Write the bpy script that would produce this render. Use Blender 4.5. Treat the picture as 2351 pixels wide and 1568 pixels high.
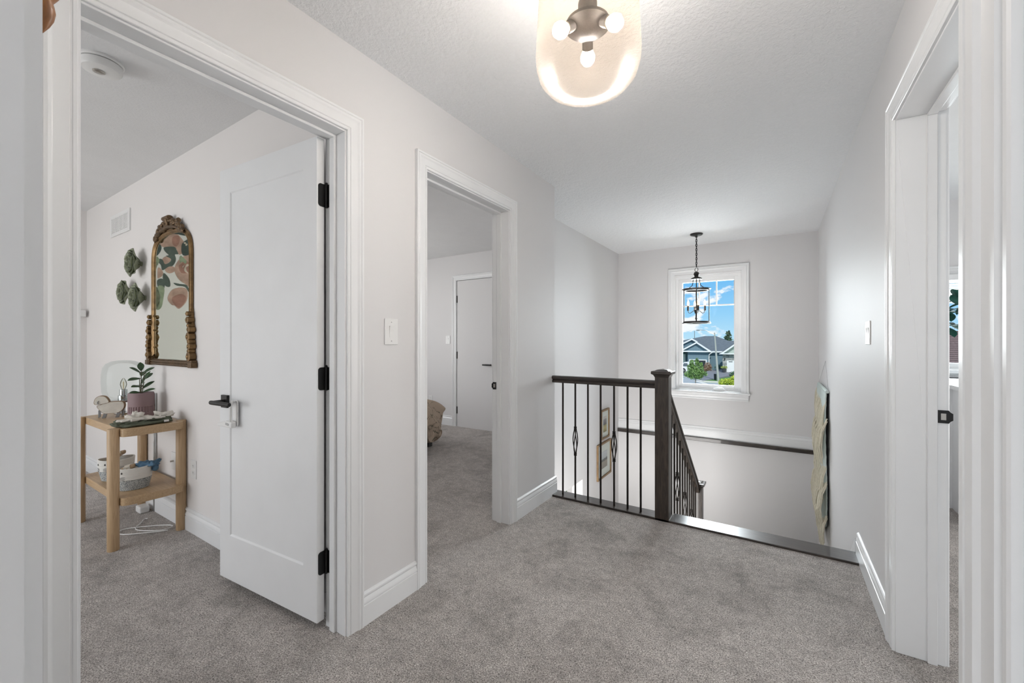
import bpy, bmesh, math, random
from mathutils import Vector, Matrix
random.seed(7)
PI=math.pi
sc=bpy.context.scene
for o in list(bpy.data.objects): bpy.data.objects.remove(o)
C=sc.collection
# ---------------- camera ----------------
YAW=math.atan(606.5/948.0)
cd=bpy.data.cameras.new('camera'); cam=bpy.data.objects.new('camera',cd); C.objects.link(cam)
cam.location=(0,0,1.21); cam.rotation_euler=(PI/2,0,YAW)
cd.sensor_width=36; cd.lens=948.0/2351*36; cd.clip_start=0.02; cd.clip_end=400
sc.camera=cam
sc.view_settings.view_transform='Standard'; sc.view_settings.look='None'
sc.view_settings.gamma=1; sc.view_settings.exposure=0.36
try: sc.view_settings.use_curve_mapping=False
except: pass
# ---------------- node helpers ----------------
def newmat(name):
    m=bpy.data.materials.new(name); m.use_nodes=True
    n=m.node_tree.nodes; return m,n,m.node_tree.links,n['Principled BSDF']
def ramp(n,pts,interp='LINEAR'):
    r=n.new('ShaderNodeValToRGB'); r.color_ramp.interpolation=interp
    e=r.color_ramp.elements
    while len(e)<len(pts): e.new(0.5)
    for i,(p,c) in enumerate(pts): e[i].position=p; e[i].color=(*c,1)
    return r
def coords(n,l,scale=(1,1,1),kind='Object'):
    t=n.new('ShaderNodeTexCoord'); mp=n.new('ShaderNodeMapping'); mp.inputs['Scale'].default_value=scale
    l.new(t.outputs[kind],mp.inputs['Vector']); return mp.outputs['Vector']
def noise(n,l,vec,scale,detail=2,dist=0,rough=.5):
    t=n.new('ShaderNodeTexNoise'); t.inputs['Scale'].default_value=scale; t.inputs['Detail'].default_value=detail
    t.inputs['Distortion'].default_value=dist; t.inputs['Roughness'].default_value=rough
    if vec is not None: l.new(vec,t.inputs['Vector'])
    return t
def bump(n,l,h,strength,dist,b):
    bp=n.new('ShaderNodeBump'); bp.inputs['Strength'].default_value=strength; bp.inputs['Distance'].default_value=dist
    l.new(h,bp.inputs['Height']); l.new(bp.outputs['Normal'],b.inputs['Normal'])
def pmat(name,col,rough=.5,metal=0,bscale=0,bstr=.2,bdist=.002,var=0,spec=.5,coat=0,vscale=6,trans=0):
    m,n,l,b=newmat(name)
    b.inputs['Base Color'].default_value=(*col,1); b.inputs['Roughness'].default_value=rough
    b.inputs['Metallic'].default_value=metal; b.inputs['Specular IOR Level'].default_value=spec
    b.inputs['Coat Weight'].default_value=coat
    b.inputs['Transmission Weight'].default_value=trans
    v=coords(n,l)
    t=noise(n,l,v,vscale,3)
    k=var if var else .015
    r=ramp(n,[(.3,tuple(c*(1-k) for c in col)),(.7,tuple(min(1,c*(1+k)) for c in col))])
    l.new(t.outputs['Fac'],r.inputs['Fac']); l.new(r.outputs['Color'],b.inputs['Base Color'])
    if bscale:
        t2=noise(n,l,v,bscale,3); bump(n,l,t2.outputs['Fac'],bstr,bdist,b)
    return m
def woodmat(name,c1,c2,rough=.4,scale=(1,1,1),gs=9,coat=0,spec=.5):
    m,n,l,b=newmat(name); v=coords(n,l,scale)
    w=n.new('ShaderNodeTexNoise'); w.inputs['Scale'].default_value=gs; w.inputs['Detail'].default_value=6; w.inputs['Distortion'].default_value=1.2
    l.new(v,w.inputs['Vector'])
    r=ramp(n,[(.3,c1),(.5,tuple((a+b_)/2 for a,b_ in zip(c1,c2))),(.7,c2)]); l.new(w.outputs['Fac'],r.inputs['Fac'])
    l.new(r.outputs['Color'],b.inputs['Base Color']); b.inputs['Roughness'].default_value=rough; b.inputs['Coat Weight'].default_value=coat
    b.inputs['Specular IOR Level'].default_value=spec
    bump(n,l,w.outputs['Fac'],.25,.001,b); return m
def emis(name,col,s):
    m,n,l,b=newmat(name); b.inputs['Base Color'].default_value=(*col,1)
    b.inputs['Emission Color'].default_value=(*col,1); b.inputs['Emission Strength'].default_value=s; return m
def thin_glass(name,tint,refl=1.0,haze=0.0,hazecol=(1,1,1),rough=.02):
    m,n,l,b=newmat(name); out=n['Material Output']; n.remove(b)
    tr=n.new('ShaderNodeBsdfTransparent'); tr.inputs['Color'].default_value=(*tint,1)
    gl=n.new('ShaderNodeBsdfGlossy'); gl.inputs['Roughness'].default_value=rough
    lw=n.new('ShaderNodeLayerWeight'); lw.inputs['Blend'].default_value=.25
    mu=n.new('ShaderNodeMath'); mu.operation='MULTIPLY'; mu.inputs[1].default_value=refl; l.new(lw.outputs['Fresnel'],mu.inputs[0])
    mx=n.new('ShaderNodeMixShader'); l.new(mu.outputs[0],mx.inputs['Fac']); l.new(tr.outputs[0],mx.inputs[1]); l.new(gl.outputs[0],mx.inputs[2])
    last=mx
    if haze:
        df=n.new('ShaderNodeBsdfTranslucent'); df.inputs['Color'].default_value=(*hazecol,1)
        d2=n.new('ShaderNodeBsdfDiffuse'); d2.inputs['Color'].default_value=(*hazecol,1)
        a=n.new('ShaderNodeMixShader'); a.inputs['Fac'].default_value=.4; l.new(df.outputs[0],a.inputs[1]); l.new(d2.outputs[0],a.inputs[2])
        m2=n.new('ShaderNodeMixShader'); m2.inputs['Fac'].default_value=haze; l.new(mx.outputs[0],m2.inputs[1]); l.new(a.outputs[0],m2.inputs[2]); last=m2
    l.new(last.outputs[0],out.inputs['Surface']); return m
# ---------------- world: blue sky with clouds ----------------
w=bpy.data.worlds.new('world'); sc.world=w; w.use_nodes=True
n=w.node_tree.nodes; l=w.node_tree.links; bg=n['Background']
tc=n.new('ShaderNodeTexCoord'); sp=n.new('ShaderNodeSeparateXYZ'); l.new(tc.outputs['Generated'],sp.inputs[0])
sk=ramp(n,[(0.0,(.52,.78,.95)),(.06,(.32,.65,.95)),(.17,(.12,.46,.90)),(1,(.06,.28,.72))]); l.new(sp.outputs['Z'],sk.inputs['Fac'])
mp=n.new('ShaderNodeMapping'); mp.inputs['Scale'].default_value=(4.2,4.2,8.5); mp.inputs['Location'].default_value=(.4,.15,.55); l.new(tc.outputs['Generated'],mp.inputs['Vector'])
cn=noise(n,l,mp.outputs['Vector'],1.9,7,.1,.55)
cr=ramp(n,[(.50,(0,0,0)),(.535,(1,1,1))]); l.new(cn.outputs['Fac'],cr.inputs['Fac'])
mx=n.new('ShaderNodeMixRGB'); l.new(cr.outputs['Color'],mx.inputs['Fac']); l.new(sk.outputs['Color'],mx.inputs['Color1']); mx.inputs['Color2'].default_value=(.97,.98,1,1)
l.new(mx.outputs['Color'],bg.inputs['Color']); bg.inputs['Strength'].default_value=.8
# ---------------- lights ----------------
def light(name,kind,loc,energy,col=(1,1,1),size=.1,size_y=None,rot=(0,0,0),spread=None):
    d=bpy.data.lights.new(name,kind); o=bpy.data.objects.new(name,d); C.objects.link(o)
    o.location=loc; o.rotation_euler=rot; d.energy=energy; d.color=col
    if kind=='AREA':
        d.size=size
        if size_y: d.shape='RECTANGLE'; d.size_y=size_y
        if spread: d.spread=spread
    elif kind=='SUN': d.angle=size
    else: d.shadow_soft_size=size
    return o
light('sun','SUN',(3,-10,12),2.6,(1,.96,.9),size=.02,rot=(math.radians(48),0,math.radians(24)))
DAY=(.93,.97,1.0); DAYW=(1,.985,.965)
L_NURSERY=light('daylight_nursery_window','AREA',(-3.9,-2.5,1.15),38,DAYW,2.0,1.5,(math.radians(90),0,0))
L_BED=light('fill_bedroom','AREA',(-5.75,2.6,1.4),38,DAYW,1.6,1.4,(math.radians(90),0,math.radians(-90)))  # added fill for the bedroom, from an assumed window out of view
L_CAM=light('fill_camera_room','AREA',(-.3,-2.35,1.4),26,DAYW,1.6,1.3,(math.radians(90),0,0))  # added fill behind the camera; no window known in this room
L_HALLWIN=light('daylight_stair_window','AREA',(-.727,6.7,1.9),165,DAY,1.3,1.7,(math.radians(-77),0,0))
L_RIGHT=light('daylight_right_window','AREA',(1.7,5.3,1.4),30,DAY,1.2,.85,(math.radians(-90),0,0))
L_RIGHT3=light('fill_right_room_side','AREA',(3.25,2.45,.85),31,DAYW,1.4,1.3,(math.radians(90),0,math.radians(90)))  # added fill, spills through the right doorway onto the low hall walls
L_RIGHT2=light('fill_right_room_front','AREA',(2.0,-2.35,1.5),16,DAY,1.4,1.3,(math.radians(90),0,0))  # added fill for the right room ceiling and back wall; no opening behind it
L_LOWER=light('daylight_lower_window','AREA',(-3.1,5.66,-1.5),34,DAY,.9,1.2,(math.radians(-90),0,0))
L_STAIR_FILL=light('fill_stairwell','AREA',(-1.25,3.0,-1.15),40,DAYW,1.1,1.3,(math.radians(86),0,math.radians(-12)))  # added fill hung in the open stairwell to brighten the lower stair walls
# ---------------- mesh helpers ----------------
class MB:
    def __init__(s): s.v=[]; s.f=[]
    def add(s,vs,fs):
        b=len(s.v); s.v+= [tuple(p) for p in vs]; s.f+=[tuple(i+b for i in f) for f in fs]; return s
    def box(s,x0,x1,y0,y1,z0,z1):
        if x0>x1:x0,x1=x1,x0
        if y0>y1:y0,y1=y1,y0
        if z0>z1:z0,z1=z1,z0
        return s.add([(x0,y0,z0),(x1,y0,z0),(x1,y1,z0),(x0,y1,z0),(x0,y0,z1),(x1,y0,z1),(x1,y1,z1),(x0,y1,z1)],
          [(0,3,2,1),(4,5,6,7),(0,1,5,4),(1,2,6,5),(2,3,7,6),(3,0,4,7)])
    def cb(s,c,sz): return s.box(c[0]-sz[0]/2,c[0]+sz[0]/2,c[1]-sz[1]/2,c[1]+sz[1]/2,c[2]-sz[2]/2,c[2]+sz[2]/2)
    def lathe(s,prof,c=(0,0,0),seg=32,axis='z',cap=True):
        vs=[];fs=[]
        for r,h in prof:
            for i in range(seg):
                a=2*PI*i/seg; x,y=r*math.cos(a),r*math.sin(a)
                p={'z':(x,y,h),'y':(x,h,y),'x':(h,x,y)}[axis]
                vs.append((p[0]+c[0],p[1]+c[1],p[2]+c[2]))
        for j in range(len(prof)-1):
            for i in range(seg):
                k=(i+1)%seg; q=(j*seg+i,j*seg+k,(j+1)*seg+k,(j+1)*seg+i)
                fs.append(q if axis!='y' else q[::-1])
        if cap:
            if prof[0][0]>1e-5: fs.append(tuple(range(seg-1,-1,-1)))
            if prof[-1][0]>1e-5: fs.append(tuple((len(prof)-1)*seg+i for i in range(seg)))
        return s.add(vs,fs)
    def tube(s,pts,r,seg=8,closed=False,cap=True,flat=None):
        pts=[Vector(p) for p in pts]; n=len(pts); vs=[];fs=[]
        rs=r if isinstance(r,(list,tuple)) else [r]*n
        up=Vector((0,0,1)); prev=None
        for i,p in enumerate(pts):
            if closed: t=pts[(i+1)%n]-pts[i-1]
            else: t=pts[min(i+1,n-1)]-pts[max(i-1,0)]
            t.normalize()
            if prev is None:
                a=t.cross(up)
                if a.length<.1: a=t.cross(Vector((1,0,0)))
            else: a=prev-t*prev.dot(t)
            a.normalize(); b=t.cross(a); prev=a
            for k in range(seg):
                th=2*PI*k/seg+(PI/seg if seg==4 else 0); vs.append(p+(a*math.cos(th)+b*math.sin(th)*(flat or 1))*rs[i])
        m=n if closed else n-1
        for i in range(m):
            for k in range(seg):
                j=(i+1)%n; fs.append((i*seg+k,i*seg+(k+1)%seg,j*seg+(k+1)%seg,j*seg+k))
        if cap and not closed:
            fs.append(tuple(range(seg-1,-1,-1))); fs.append(tuple((n-1)*seg+k for k in range(seg)))
        return s.add(vs,fs)
    def prism(s,poly,fn,t0,t1):
        """poly list of (a,b); fn(a,b,t)->xyz"""
        n=len(poly); vs=[fn(a,b,t0) for a,b in poly]+[fn(a,b,t1) for a,b in poly]
        fs=[tuple(range(n-1,-1,-1)),tuple(range(n,2*n))]+[(i,(i+1)%n,n+(i+1)%n,n+i) for i in range(n)]
        return s.add(vs,fs)
    def ball(s,c,r,seg=16,rings=10,sc_=(1,1,1)):
        prof=[(max(1e-6,r*math.sin(PI*i/rings)),-r*math.cos(PI*i/rings)) for i in range(rings+1)]
        b=len(s.v); s.lathe(prof,(0,0,0),seg,cap=False)
        for i in range(b,len(s.v)):
            v=s.v[i]; s.v[i]=(v[0]*sc_[0]+c[0],v[1]*sc_[1]+c[1],v[2]*sc_[2]+c[2])
        return s
    def build(s,name,mat,parent=None,smooth=False,bevel=0,sub=0,angle=40,seg=2):
        me=bpy.data.meshes.new(name); o=bpy.data.objects.new(name,me)
        off=Vector((0,0,0)); p=parent
        while p is not None: off+=p.location; p=p.parent
        me.from_pydata([tuple(Vector(v)-off) for v in s.v],[],s.f)
        bm=bmesh.new(); bm.from_mesh(me); bmesh.ops.remove_doubles(bm,verts=bm.verts,dist=1e-6)
        bmesh.ops.recalc_face_normals(bm,faces=bm.faces); bm.to_mesh(me); bm.free()
        me.materials.append(mat)
        C.objects.link(o)
        if parent is not None: o.parent=parent
        if smooth:
            me.polygons.foreach_set('use_smooth',[True]*len(me.polygons))
            try: me.set_sharp_from_angle(angle=math.radians(angle))
            except: pass
        if bevel:
            bv=o.modifiers.new('bevel','BEVEL'); bv.width=bevel; bv.segments=seg; bv.limit_method='ANGLE'; bv.angle_limit=math.radians(35)
        if sub:
            sb=o.modifiers.new('sub','SUBSURF'); sb.levels=sub; sb.render_levels=sub
        me.update(); return o
def tag(o,label=None,cat=None,group=None,kind=None):
    if label: o['label']=label
    if cat: o['category']=cat
    if group: o['group']=group
    if kind: o['kind']=kind
    return o
def thing(name,loc,label=None,cat=None,group=None,kind=None,rz=0):
    o=bpy.data.objects.new(name,None); C.objects.link(o); o.location=loc; o.rotation_euler=(0,0,rz); o.empty_display_size=.05
    return tag(o,label,cat,group,kind)
def part(o,label): o['label']=label; return o
def struct(mb,name,mat,**k):
    o=mb.build(name,mat,**k); o['kind']='structure'; return o
def copy_tree(o,parent=None):
    c=o.copy(); C.objects.link(c)
    if parent is not None: c.parent=parent
    for ch in list(o.children): copy_tree(ch,c)
    return c
def PX(pos,sgn): return lambda a,z,t:(pos+sgn*t,a,z)
def PY(pos,sgn): return lambda a,z,t:(a,pos+sgn*t,z)
CAS=[(0,0),(0,.008),(.002,.010),(.009,.010),(.011,.0075),(.014,.0075),(.016,.011),(.044,.012),(.047,.013),(.053,.0165),(.060,.0165),(.063,.0145),(.066,.018),(.073,.018),(.075,.016),(.075,0)]
def casing(mb,fn,a0,a1,ztop,z0=0.0,closed=False,prof=CAS):
    vs=[];fs=[]
    for u,t in prof:
        if closed: P=[(a0-u,z0-u),(a0-u,ztop+u),(a1+u,ztop+u),(a1+u,z0-u)]
        else: P=[(a0-u,z0),(a0-u,ztop+u),(a1+u,ztop+u),(a1+u,z0)]
        vs+=[fn(a,z,t) for a,z in P]
    m=len(prof)
    for j in range(m-1):
        for i in range(4 if closed else 3):
            k=(i+1)%4; fs.append((j*4+i,j*4+k,(j+1)*4+k,(j+1)*4+i))
    if not closed:
        fs.append(tuple(j*4 for j in range(m))); fs.append(tuple(j*4+3 for j in range(m-1,-1,-1)))
    return mb.add(vs,fs)
BASE=[(0,0),(0,.015),(.086,.015),(.088,.0115),(.091,.0115),(.093,.0145),(.100,.0145),(.110,.010),(.117,.0065),(.120,.009),(.124,.0115),(.131,.0115),(.137,.006),(.139,.003),(.139,0)]
def baseb(mb,fn,a0,a1,z0=0):
    m=len(BASE); vs=[fn(a0,z0+z,t) for z,t in BASE]+[fn(a1,z0+z,t) for z,t in BASE]
    fs=[(j,j+1,m+j+1,m+j) for j in range(m-1)]+[tuple(range(m)),tuple(range(2*m-1,m-1,-1))]
    return mb.add(vs,fs)
def wallmesh(mb,axis,p0,p1,a0,a1,z0,z1,ops=()):
    def bx(A0,A1,Z0,Z1):
        if A1-A0<1e-4 or Z1-Z0<1e-4: return
        if axis=='x': mb.box(p0,p1,A0,A1,Z0,Z1)
        else: mb.box(A0,A1,p0,p1,Z0,Z1)
    cur=a0
    for (o0,o1,q0,q1) in sorted(ops):
        bx(cur,o0,z0,z1); bx(o0,o1,z0,q0); bx(o0,o1,q1,z1); cur=o1
    bx(cur,a1,z0,z1); return mb
# ---------------- materials ----------------
def wallpaint(name,col):
    m,n,l,b=newmat(name); v=coords(n,l)
    t=noise(n,l,v,1.3,2); r=ramp(n,[(.3,tuple(c*.985 for c in col)),(.7,col)]); l.new(t.outputs['Fac'],r.inputs['Fac']); l.new(r.outputs['Color'],b.inputs['Base Color'])
    b.inputs['Roughness'].default_value=.55; b.inputs['Specular IOR Level'].default_value=.3
    t2=noise(n,l,v,160,2); bump(n,l,t2.outputs['Fac'],.08,.001,b); return m
M={}
M['wall']=wallpaint('warm white wall paint',(.73,.722,.725))
M['nwall']=wallpaint('nursery wall paint',(.80,.775,.762))
def ceilmat():
    m,n,l,b=newmat('stippled ceiling paint'); v=coords(n,l)
    b.inputs['Base Color'].default_value=(.87,.875,.88,1); b.inputs['Roughness'].default_value=.8; b.inputs['Specular IOR Level'].default_value=.2
    t=noise(n,l,v,70,4,.4,.6); t2=noise(n,l,v,23,3)
    a=n.new('ShaderNodeMath'); a.operation='ADD'; l.new(t.outputs['Fac'],a.inputs[0]); l.new(t2.outputs['Fac'],a.inputs[1])
    r=ramp(n,[(.3,(.865,.875,.89)),(.7,(.895,.905,.92))]); l.new(t.outputs['Fac'],r.inputs['Fac']); l.new(r.outputs['Color'],b.inputs['Base Color'])
    bump(n,l,a.outputs[0],.6,.010,b); return m
M['ceil']=ceilmat()
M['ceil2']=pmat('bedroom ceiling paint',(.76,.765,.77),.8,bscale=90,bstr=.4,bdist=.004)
M['trim']=pmat('white trim paint',(.82,.83,.84),.28,spec=.5)
M['doorp']=pmat('white door paint',(.81,.82,.83),.38)
M['black']=pmat('matte black metal',(.012,.012,.012),.38,metal=.4,spec=.5)
def carpet():
    m,n,l,b=newmat('taupe carpet'); v=coords(n,l)
    t=noise(n,l,v,210,4,.6,.75)
    r=ramp(n,[(.38,(.14,.12,.105)),(.465,(.44,.40,.375)),(.54,(.70,.655,.625)),(.62,(.98,.95,.92))]); l.new(t.outputs['Fac'],r.inputs['Fac'])
    t2=noise(n,l,v,3.6,6,.9,.62); r2=ramp(n,[(.32,(.70,.695,.68)),(.45,(.91,.90,.89)),(.60,(1.06,1.05,1.04))]); l.new(t2.outputs['Fac'],r2.inputs['Fac'])
    t3=noise(n,l,v,26,3,.5,.6); r3=ramp(n,[(.35,(.84,.84,.84)),(.6,(1.05,1.05,1.05))]); l.new(t3.outputs['Fac'],r3.inputs['Fac'])
    mx=n.new('ShaderNodeMixRGB'); mx.blend_type='MULTIPLY'; mx.inputs['Fac'].default_value=1; l.new(r.outputs['Color'],mx.inputs['Color1']); l.new(r2.outputs['Color'],mx.inputs['Color2'])
    mx2=n.new('ShaderNodeMixRGB'); mx2.blend_type='MULTIPLY'; mx2.inputs['Fac'].default_value=1; l.new(mx.outputs['Color'],mx2.inputs['Color1']); l.new(r3.outputs['Color'],mx2.inputs['Color2'])
    l.new(mx2.outputs['Color'],b.inputs['Base Color']); b.inputs['Roughness'].default_value=.95; b.inputs['Specular IOR Level'].default_value=.1
    b.inputs['Sheen Weight'].default_value=.2
    a=n.new('ShaderNodeMath'); a.operation='MULTIPLY_ADD'; l.new(t3.outputs['Fac'],a.inputs[0]); a.inputs[1].default_value=.8; l.new(t.outputs['Fac'],a.inputs[2])
    bump(n,l,a.outputs[0],1.0,.007,b); return m
M['carpet']=carpet()
M['dark']=woodmat('espresso stained oak',(.016,.011,.008),(.062,.045,.034),.36,(9,9,1.2),7,coat=.25)
M['darkh']=woodmat('espresso stained oak, level grain',(.016,.012,.010),(.055,.042,.035),.30,(1.2,9,9),7,coat=.4)
M['oak']=woodmat('light oak',(.43,.29,.16),(.58,.41,.245),.45,(16,16,.9),7)
M['oakh']=woodmat('light oak, level grain',(.43,.29,.16),(.58,.41,.245),.42,(1.0,20,20),7)
M['rope']=pmat('cream rope',(.75,.74,.70),.9)
# ================= SETTING =================
XL,XR=-1.487,.392
XLN=-1.617          # nursery side of left wall
ZC=2.44
T=.13
# floor (upper level carpet)
fl=MB()
fl.box(-5.6,XR+.14,-2.5,2.885,-.3,0); fl.box(-5.6,-2.0,2.885,4.64,-.3,0);
fl.box(XR+.14,3.4,-2.5,5.15,-.3,0)
struct(fl,'floor',M['carpet'])
ce=MB(); ce.box(-5.62,XLN,-2.6,2.955,ZC,ZC+.2); ce.box(-5.62,-2.0,2.955,4.7,ZC,ZC+.2) ; struct(ce,'ceiling_bedrooms',M['ceil2'])
ce=MB(); ce.box(XLN,XR+.02,-2.6,2.955,ZC,ZC+.2); ce.box(-2.0,XR+.02,2.955,5.9,ZC,ZC+.2); struct(ce,'ceiling',M['ceil'])
ce=MB(); ce.box(XR+.02,3.5,-2.6,5.3,ZC,ZC+.2); struct(ce,'ceiling_right_room',M['ceil2'])
# door openings: door_1 nursery, door_2 bedroom
D1=(.293,1.055); D2=(1.526,2.284); DH=2.07
w_=MB(); wallmesh(w_,'x',XLN,XL,-2.5,2.955,0,ZC,[(D1[0]-.02,D1[1]+.02,0,DH+.02),(D2[0]-.02,D2[1]+.02,0,DH+.02)])
struct(w_,'wall_left',M['wall'])
w_=MB(); w_.box(-2.0,XLN,2.83,2.955,-.3,ZC); w_.box(XLN,XL,2.885,2.955,-.3,0)
struct(w_,'wall_stair_return',M['wall'])
w_=MB(); wallmesh(w_,'x',-2.0,-1.87,2.955,5.7,-2.75,ZC,[(3.2,4.425,-2.75,-.37)])
struct(w_,'wall_stair_left',M['wall'])
# hall / stair right wall with right door opening
DR=(1.437,2.160)
w_=MB(); wallmesh(w_,'x',XR,XR+.14,.70,5.7,-2.75,ZC,[(DR[0]-.02,DR[1]+.02,-.3,DH+.02)])
struct(w_,'wall_right',M['wall'])
w_=MB(); wallmesh(w_,'x',.20,.33,-2.3,.70,0,ZC,[(-.1,.59,0,DH+.01)]); w_.box(.33,XR+.14,.57,.70,0,ZC)
struct(w_,'wall_closet',M['wall'])
w_=MB(); wallmesh(w_,'y',5.70,5.84,-2.0,XR+.14,-2.75,ZC,[(-1.125,-.345,.585,2.065)])
struct(w_,'wall_window',M['wall'])
w_=MB(); wallmesh(w_,'y',-.055,.067,XL,.20,0,ZC,[(-.512,.197,0,DH+.012)])
struct(w_,'wall_front',M['wall'])
w_=MB(); w_.box(XL,.20,-2.5,-2.4,0,.85); w_.box(XL,.20,-2.5,-2.4,2.15,ZC); w_.box(XL,-1.1,-2.5,-2.4,.85,2.15); w_.box(.15,.20,-2.5,-2.4,.85,2.15)
struct(w_,'wall_bath',M['wall'])
# nursery walls
w_=MB(); w_.box(-5.48,XLN,1.12,1.24,0,ZC); struct(w_,'wall_nursery_back',M['nwall'])
w_=MB(); wallmesh(w_,'y',-2.5,-2.4,-5.6,XLN,0,ZC,[(-4.95,-2.85,.35,1.95)]); struct(w_,'wall_nursery_front',M['nwall'])
# bedroom walls
w_=MB(); w_.box(-5.6,-2.0,4.54,4.64,0,ZC); struct(w_,'wall_bedroom_back',M['wall'])
w_=MB(); wallmesh(w_,'x',-5.6,-5.5,1.24,4.64,0,ZC,[(1.8,3.4,.7,2.1)]); struct(w_,'wall_bedroom_left',M['wall'])
# right room walls
w_=MB(); wallmesh(w_,'y',5.10,5.22,XR+.14,3.4,0,ZC,[(1.10,2.3,.97,1.79)]); struct(w_,'wall_right_room_back',M['wall'])
w_=MB(); w_.box(3.3,3.4,-2.5,5.15,0,ZC); w_.box(XR+.14,3.4,-2.5,-2.4,0,ZC); struct(w_,'wall_right_room_side',M['wall'])
# lower storey seen through the stairwell
w_=MB(); w_.box(-4.6,XR+.14,2.2,5.84,-2.9,-2.75); struct(w_,'floor_lower',M['oakh'])
w_=MB(); w_.box(-4.6,-2.0,2.885,5.7,-.37,-.32); struct(w_,'ceiling_lower',M['ceil2'])
w_=MB(); wallmesh(w_,'y',5.70,5.84,-4.6,-2.0,-2.75,-.3,[(-3.55,-2.62,-2.2,-.87)]); w_.box(-4.7,-4.6,2.2,5.84,-2.75,-.3); w_.box(-4.6,XR,2.1,2.2,-2.75,-.3)
struct(w_,'wall_lower',M['wall'])
# baseboards
def bb(name,segs):
    mb=MB()
    for fn,a0,a1 in segs: baseb(mb,fn,a0,a1)
    return struct(mb,name,M['trim'],smooth=True,angle=25)
bb('baseboard_left',[(PX(XL,1),D1[1]+.081,D2[0]-.081),(PX(XL,1),D2[1]+.081,2.970),(PX(XL,1),.083,D1[0]-.081)])
bb('baseboard_right',[(PX(XR,-1),DR[1]+.081,3.0),(PX(XR,-1),.715,DR[0]-.081)])
mb=MB(); baseb(mb,PX(XL,1),-1,-.9)
bb('baseboard_nursery',[(PY(1.12,-1),-5.48,XLN),(PX(-5.48,1),-2.4,1.105)])
bb('baseboard_bedroom',[(PY(4.54,-1),-5.5,-3.905),(PY(4.54,-1),-3.10,-2.0),(PX(-5.5,1),1.24,4.53)])
bb('baseboard_right_room',[(PY(5.10,-1),.535,3.3)])
bb('baseboard_window',[(PY(5.70,-1),-1.868,XR-.016)])
# ledge around the landing below the window wall, and wood nosing of the hall floor
mb=MB(); mb.box(-1.87,XR,5.655,5.70,-.045,.0); struct(mb,'trim_3',M['darkh'],bevel=.004)
mb=MB(); mb.box(XL,-.60,2.885,3.005,-.03,.015); mb.box(-.60,XR,2.885,3.035,-.03,.013); struct(mb,'trim_1',M['darkh'],bevel=.003)
mb=MB(); mb.box(-1.87,XR,2.945,2.985,-.32,-.03); struct(mb,'trim_2',M['trim'])
# ---------------- stairs ----------------
st=MB(); nst=7; rise=1.2/nst; run=.2
for i in range(1,nst): 
    z=-rise*i; st.box(-.60,XR,3.0+run*(i-1),3.0+run*i+.02,z-.04,z)
    st.box(-.60,XR,3.0+run*(i-1),3.0+run*(i-1)+.02,z-.04,z+rise-.03)
st.box(-.60,XR,4.20,4.22,-1.2,-1.2+rise)
st.box(-1.87,XR,4.22,5.70,-1.35,-1.2)
for i in range(1,9):
    z=-1.2-.172*i; st.box(-1.87,-.70,4.22-.22*i,4.24-.22*(i-1),z-.04,z)
struct(st,'staircase',M['carpet'])
mb=MB(); mb.prism([(3.0,-.03),(4.22,-1.05),(4.22,-1.38),(3.0,-.38)],lambda a,b,t:(t,a,b),-.70,-.60); struct(mb,'trim_4',M['dark'])
# stair skirt on right wall
mb=MB(); mb.prism([(3.035,.09),(3.035,-.15),(4.4,-1.3),(4.4,-1.04)],lambda a,b,t:(t,a,b),XR-.014,XR); struct(mb,'trim_5',M['trim'])
# ================= DOORS =================
def jamb(mb,axis,p0,p1,a0,a1,ztop,stop=None,th=.018):
    def bx(A0,A1,P0,P1,z0,z1):
        if axis=='x': mb.box(P0,P1,A0,A1,z0,z1)
        else: mb.box(A0,A1,P0,P1,z0,z1)
    bx(a0-th,a0,p0,p1,0,ztop+th); bx(a1,a1+th,p0,p1,0,ztop+th); bx(a0,a1,p0,p1,ztop,ztop+th)
    if stop:
        s0,s1=stop; bx(a0,a0+.011,s0,s1,0,ztop); bx(a1-.011,a1,s0,s1,0,ztop); bx(a0+.011,a1-.011,s0,s1,ztop-.011,ztop)
def frame(name,axis,p0,p1,a0,a1,stop,both=True):
    r=thing(name,((p0+p1)/2,(a0+a1)/2,0) if axis=='x' else ((a0+a1)/2,(p0+p1)/2,0),kind='structure')
    mb=MB(); jamb(mb,axis,p0,p1,a0,a1,DH,stop); mb.build('jamb',M['trim'],r,bevel=.0015)
    P=PX if axis=='x' else PY
    for pos,s in ((p0,-1),(p1,1)):
        mb=MB(); casing(mb,P(pos,s),a0-.006,a1+.006,DH+.006); mb.build('casing',M['trim'],r,smooth=True,angle=25)
    return r
def leaf(root,w,h,t=.035,z0=.035,panel=(.10,.12,.19),d=.006):
    """door leaf in local coords: x 0..w from hinge, y 0..t ; returns MB"""
    px,pt,pb=panel; mb=MB(); x0,x1,z_0,z_1=px,w-px,z0+pb+.02,z0+h-pt
    for y,s in ((0,1),(t,-1)):
        yi=y+s*d
        b=len(mb.v)
        out=[(0,z0),(w,z0),(w,z0+h),(0,z0+h)]; inn=[(x0,z_0),(x1,z_0),(x1,z_1),(x0,z_1)]; c=.006; in2=[(x0+c,z_0+c),(x1-c,z_0+c),(x1-c,z_1-c),(x0+c,z_1-c)]
        vs=[(a,y,z) for a,z in out]+[(a,y,z) for a,z in inn]+[(a,yi,z) for a,z in in2]
        fs=[(i,(i+1)%4,4+(i+1)%4,4+i) for i in range(4)]+[(4+i,4+(i+1)%4,8+(i+1)%4,8+i) for i in range(4)]+[(8,9,10,11)]
        mb.add(vs,fs)
    mb.add([(0,0,z0),(w,0,z0),(w,0,z0+h),(0,0,z0+h),(0,t,z0),(w,t,z0),(w,t,z0+h),(0,t,z0+h)],[(0,4,5,1),(1,5,6,2),(2,6,7,3),(3,7,4,0)])
    return mb
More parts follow.
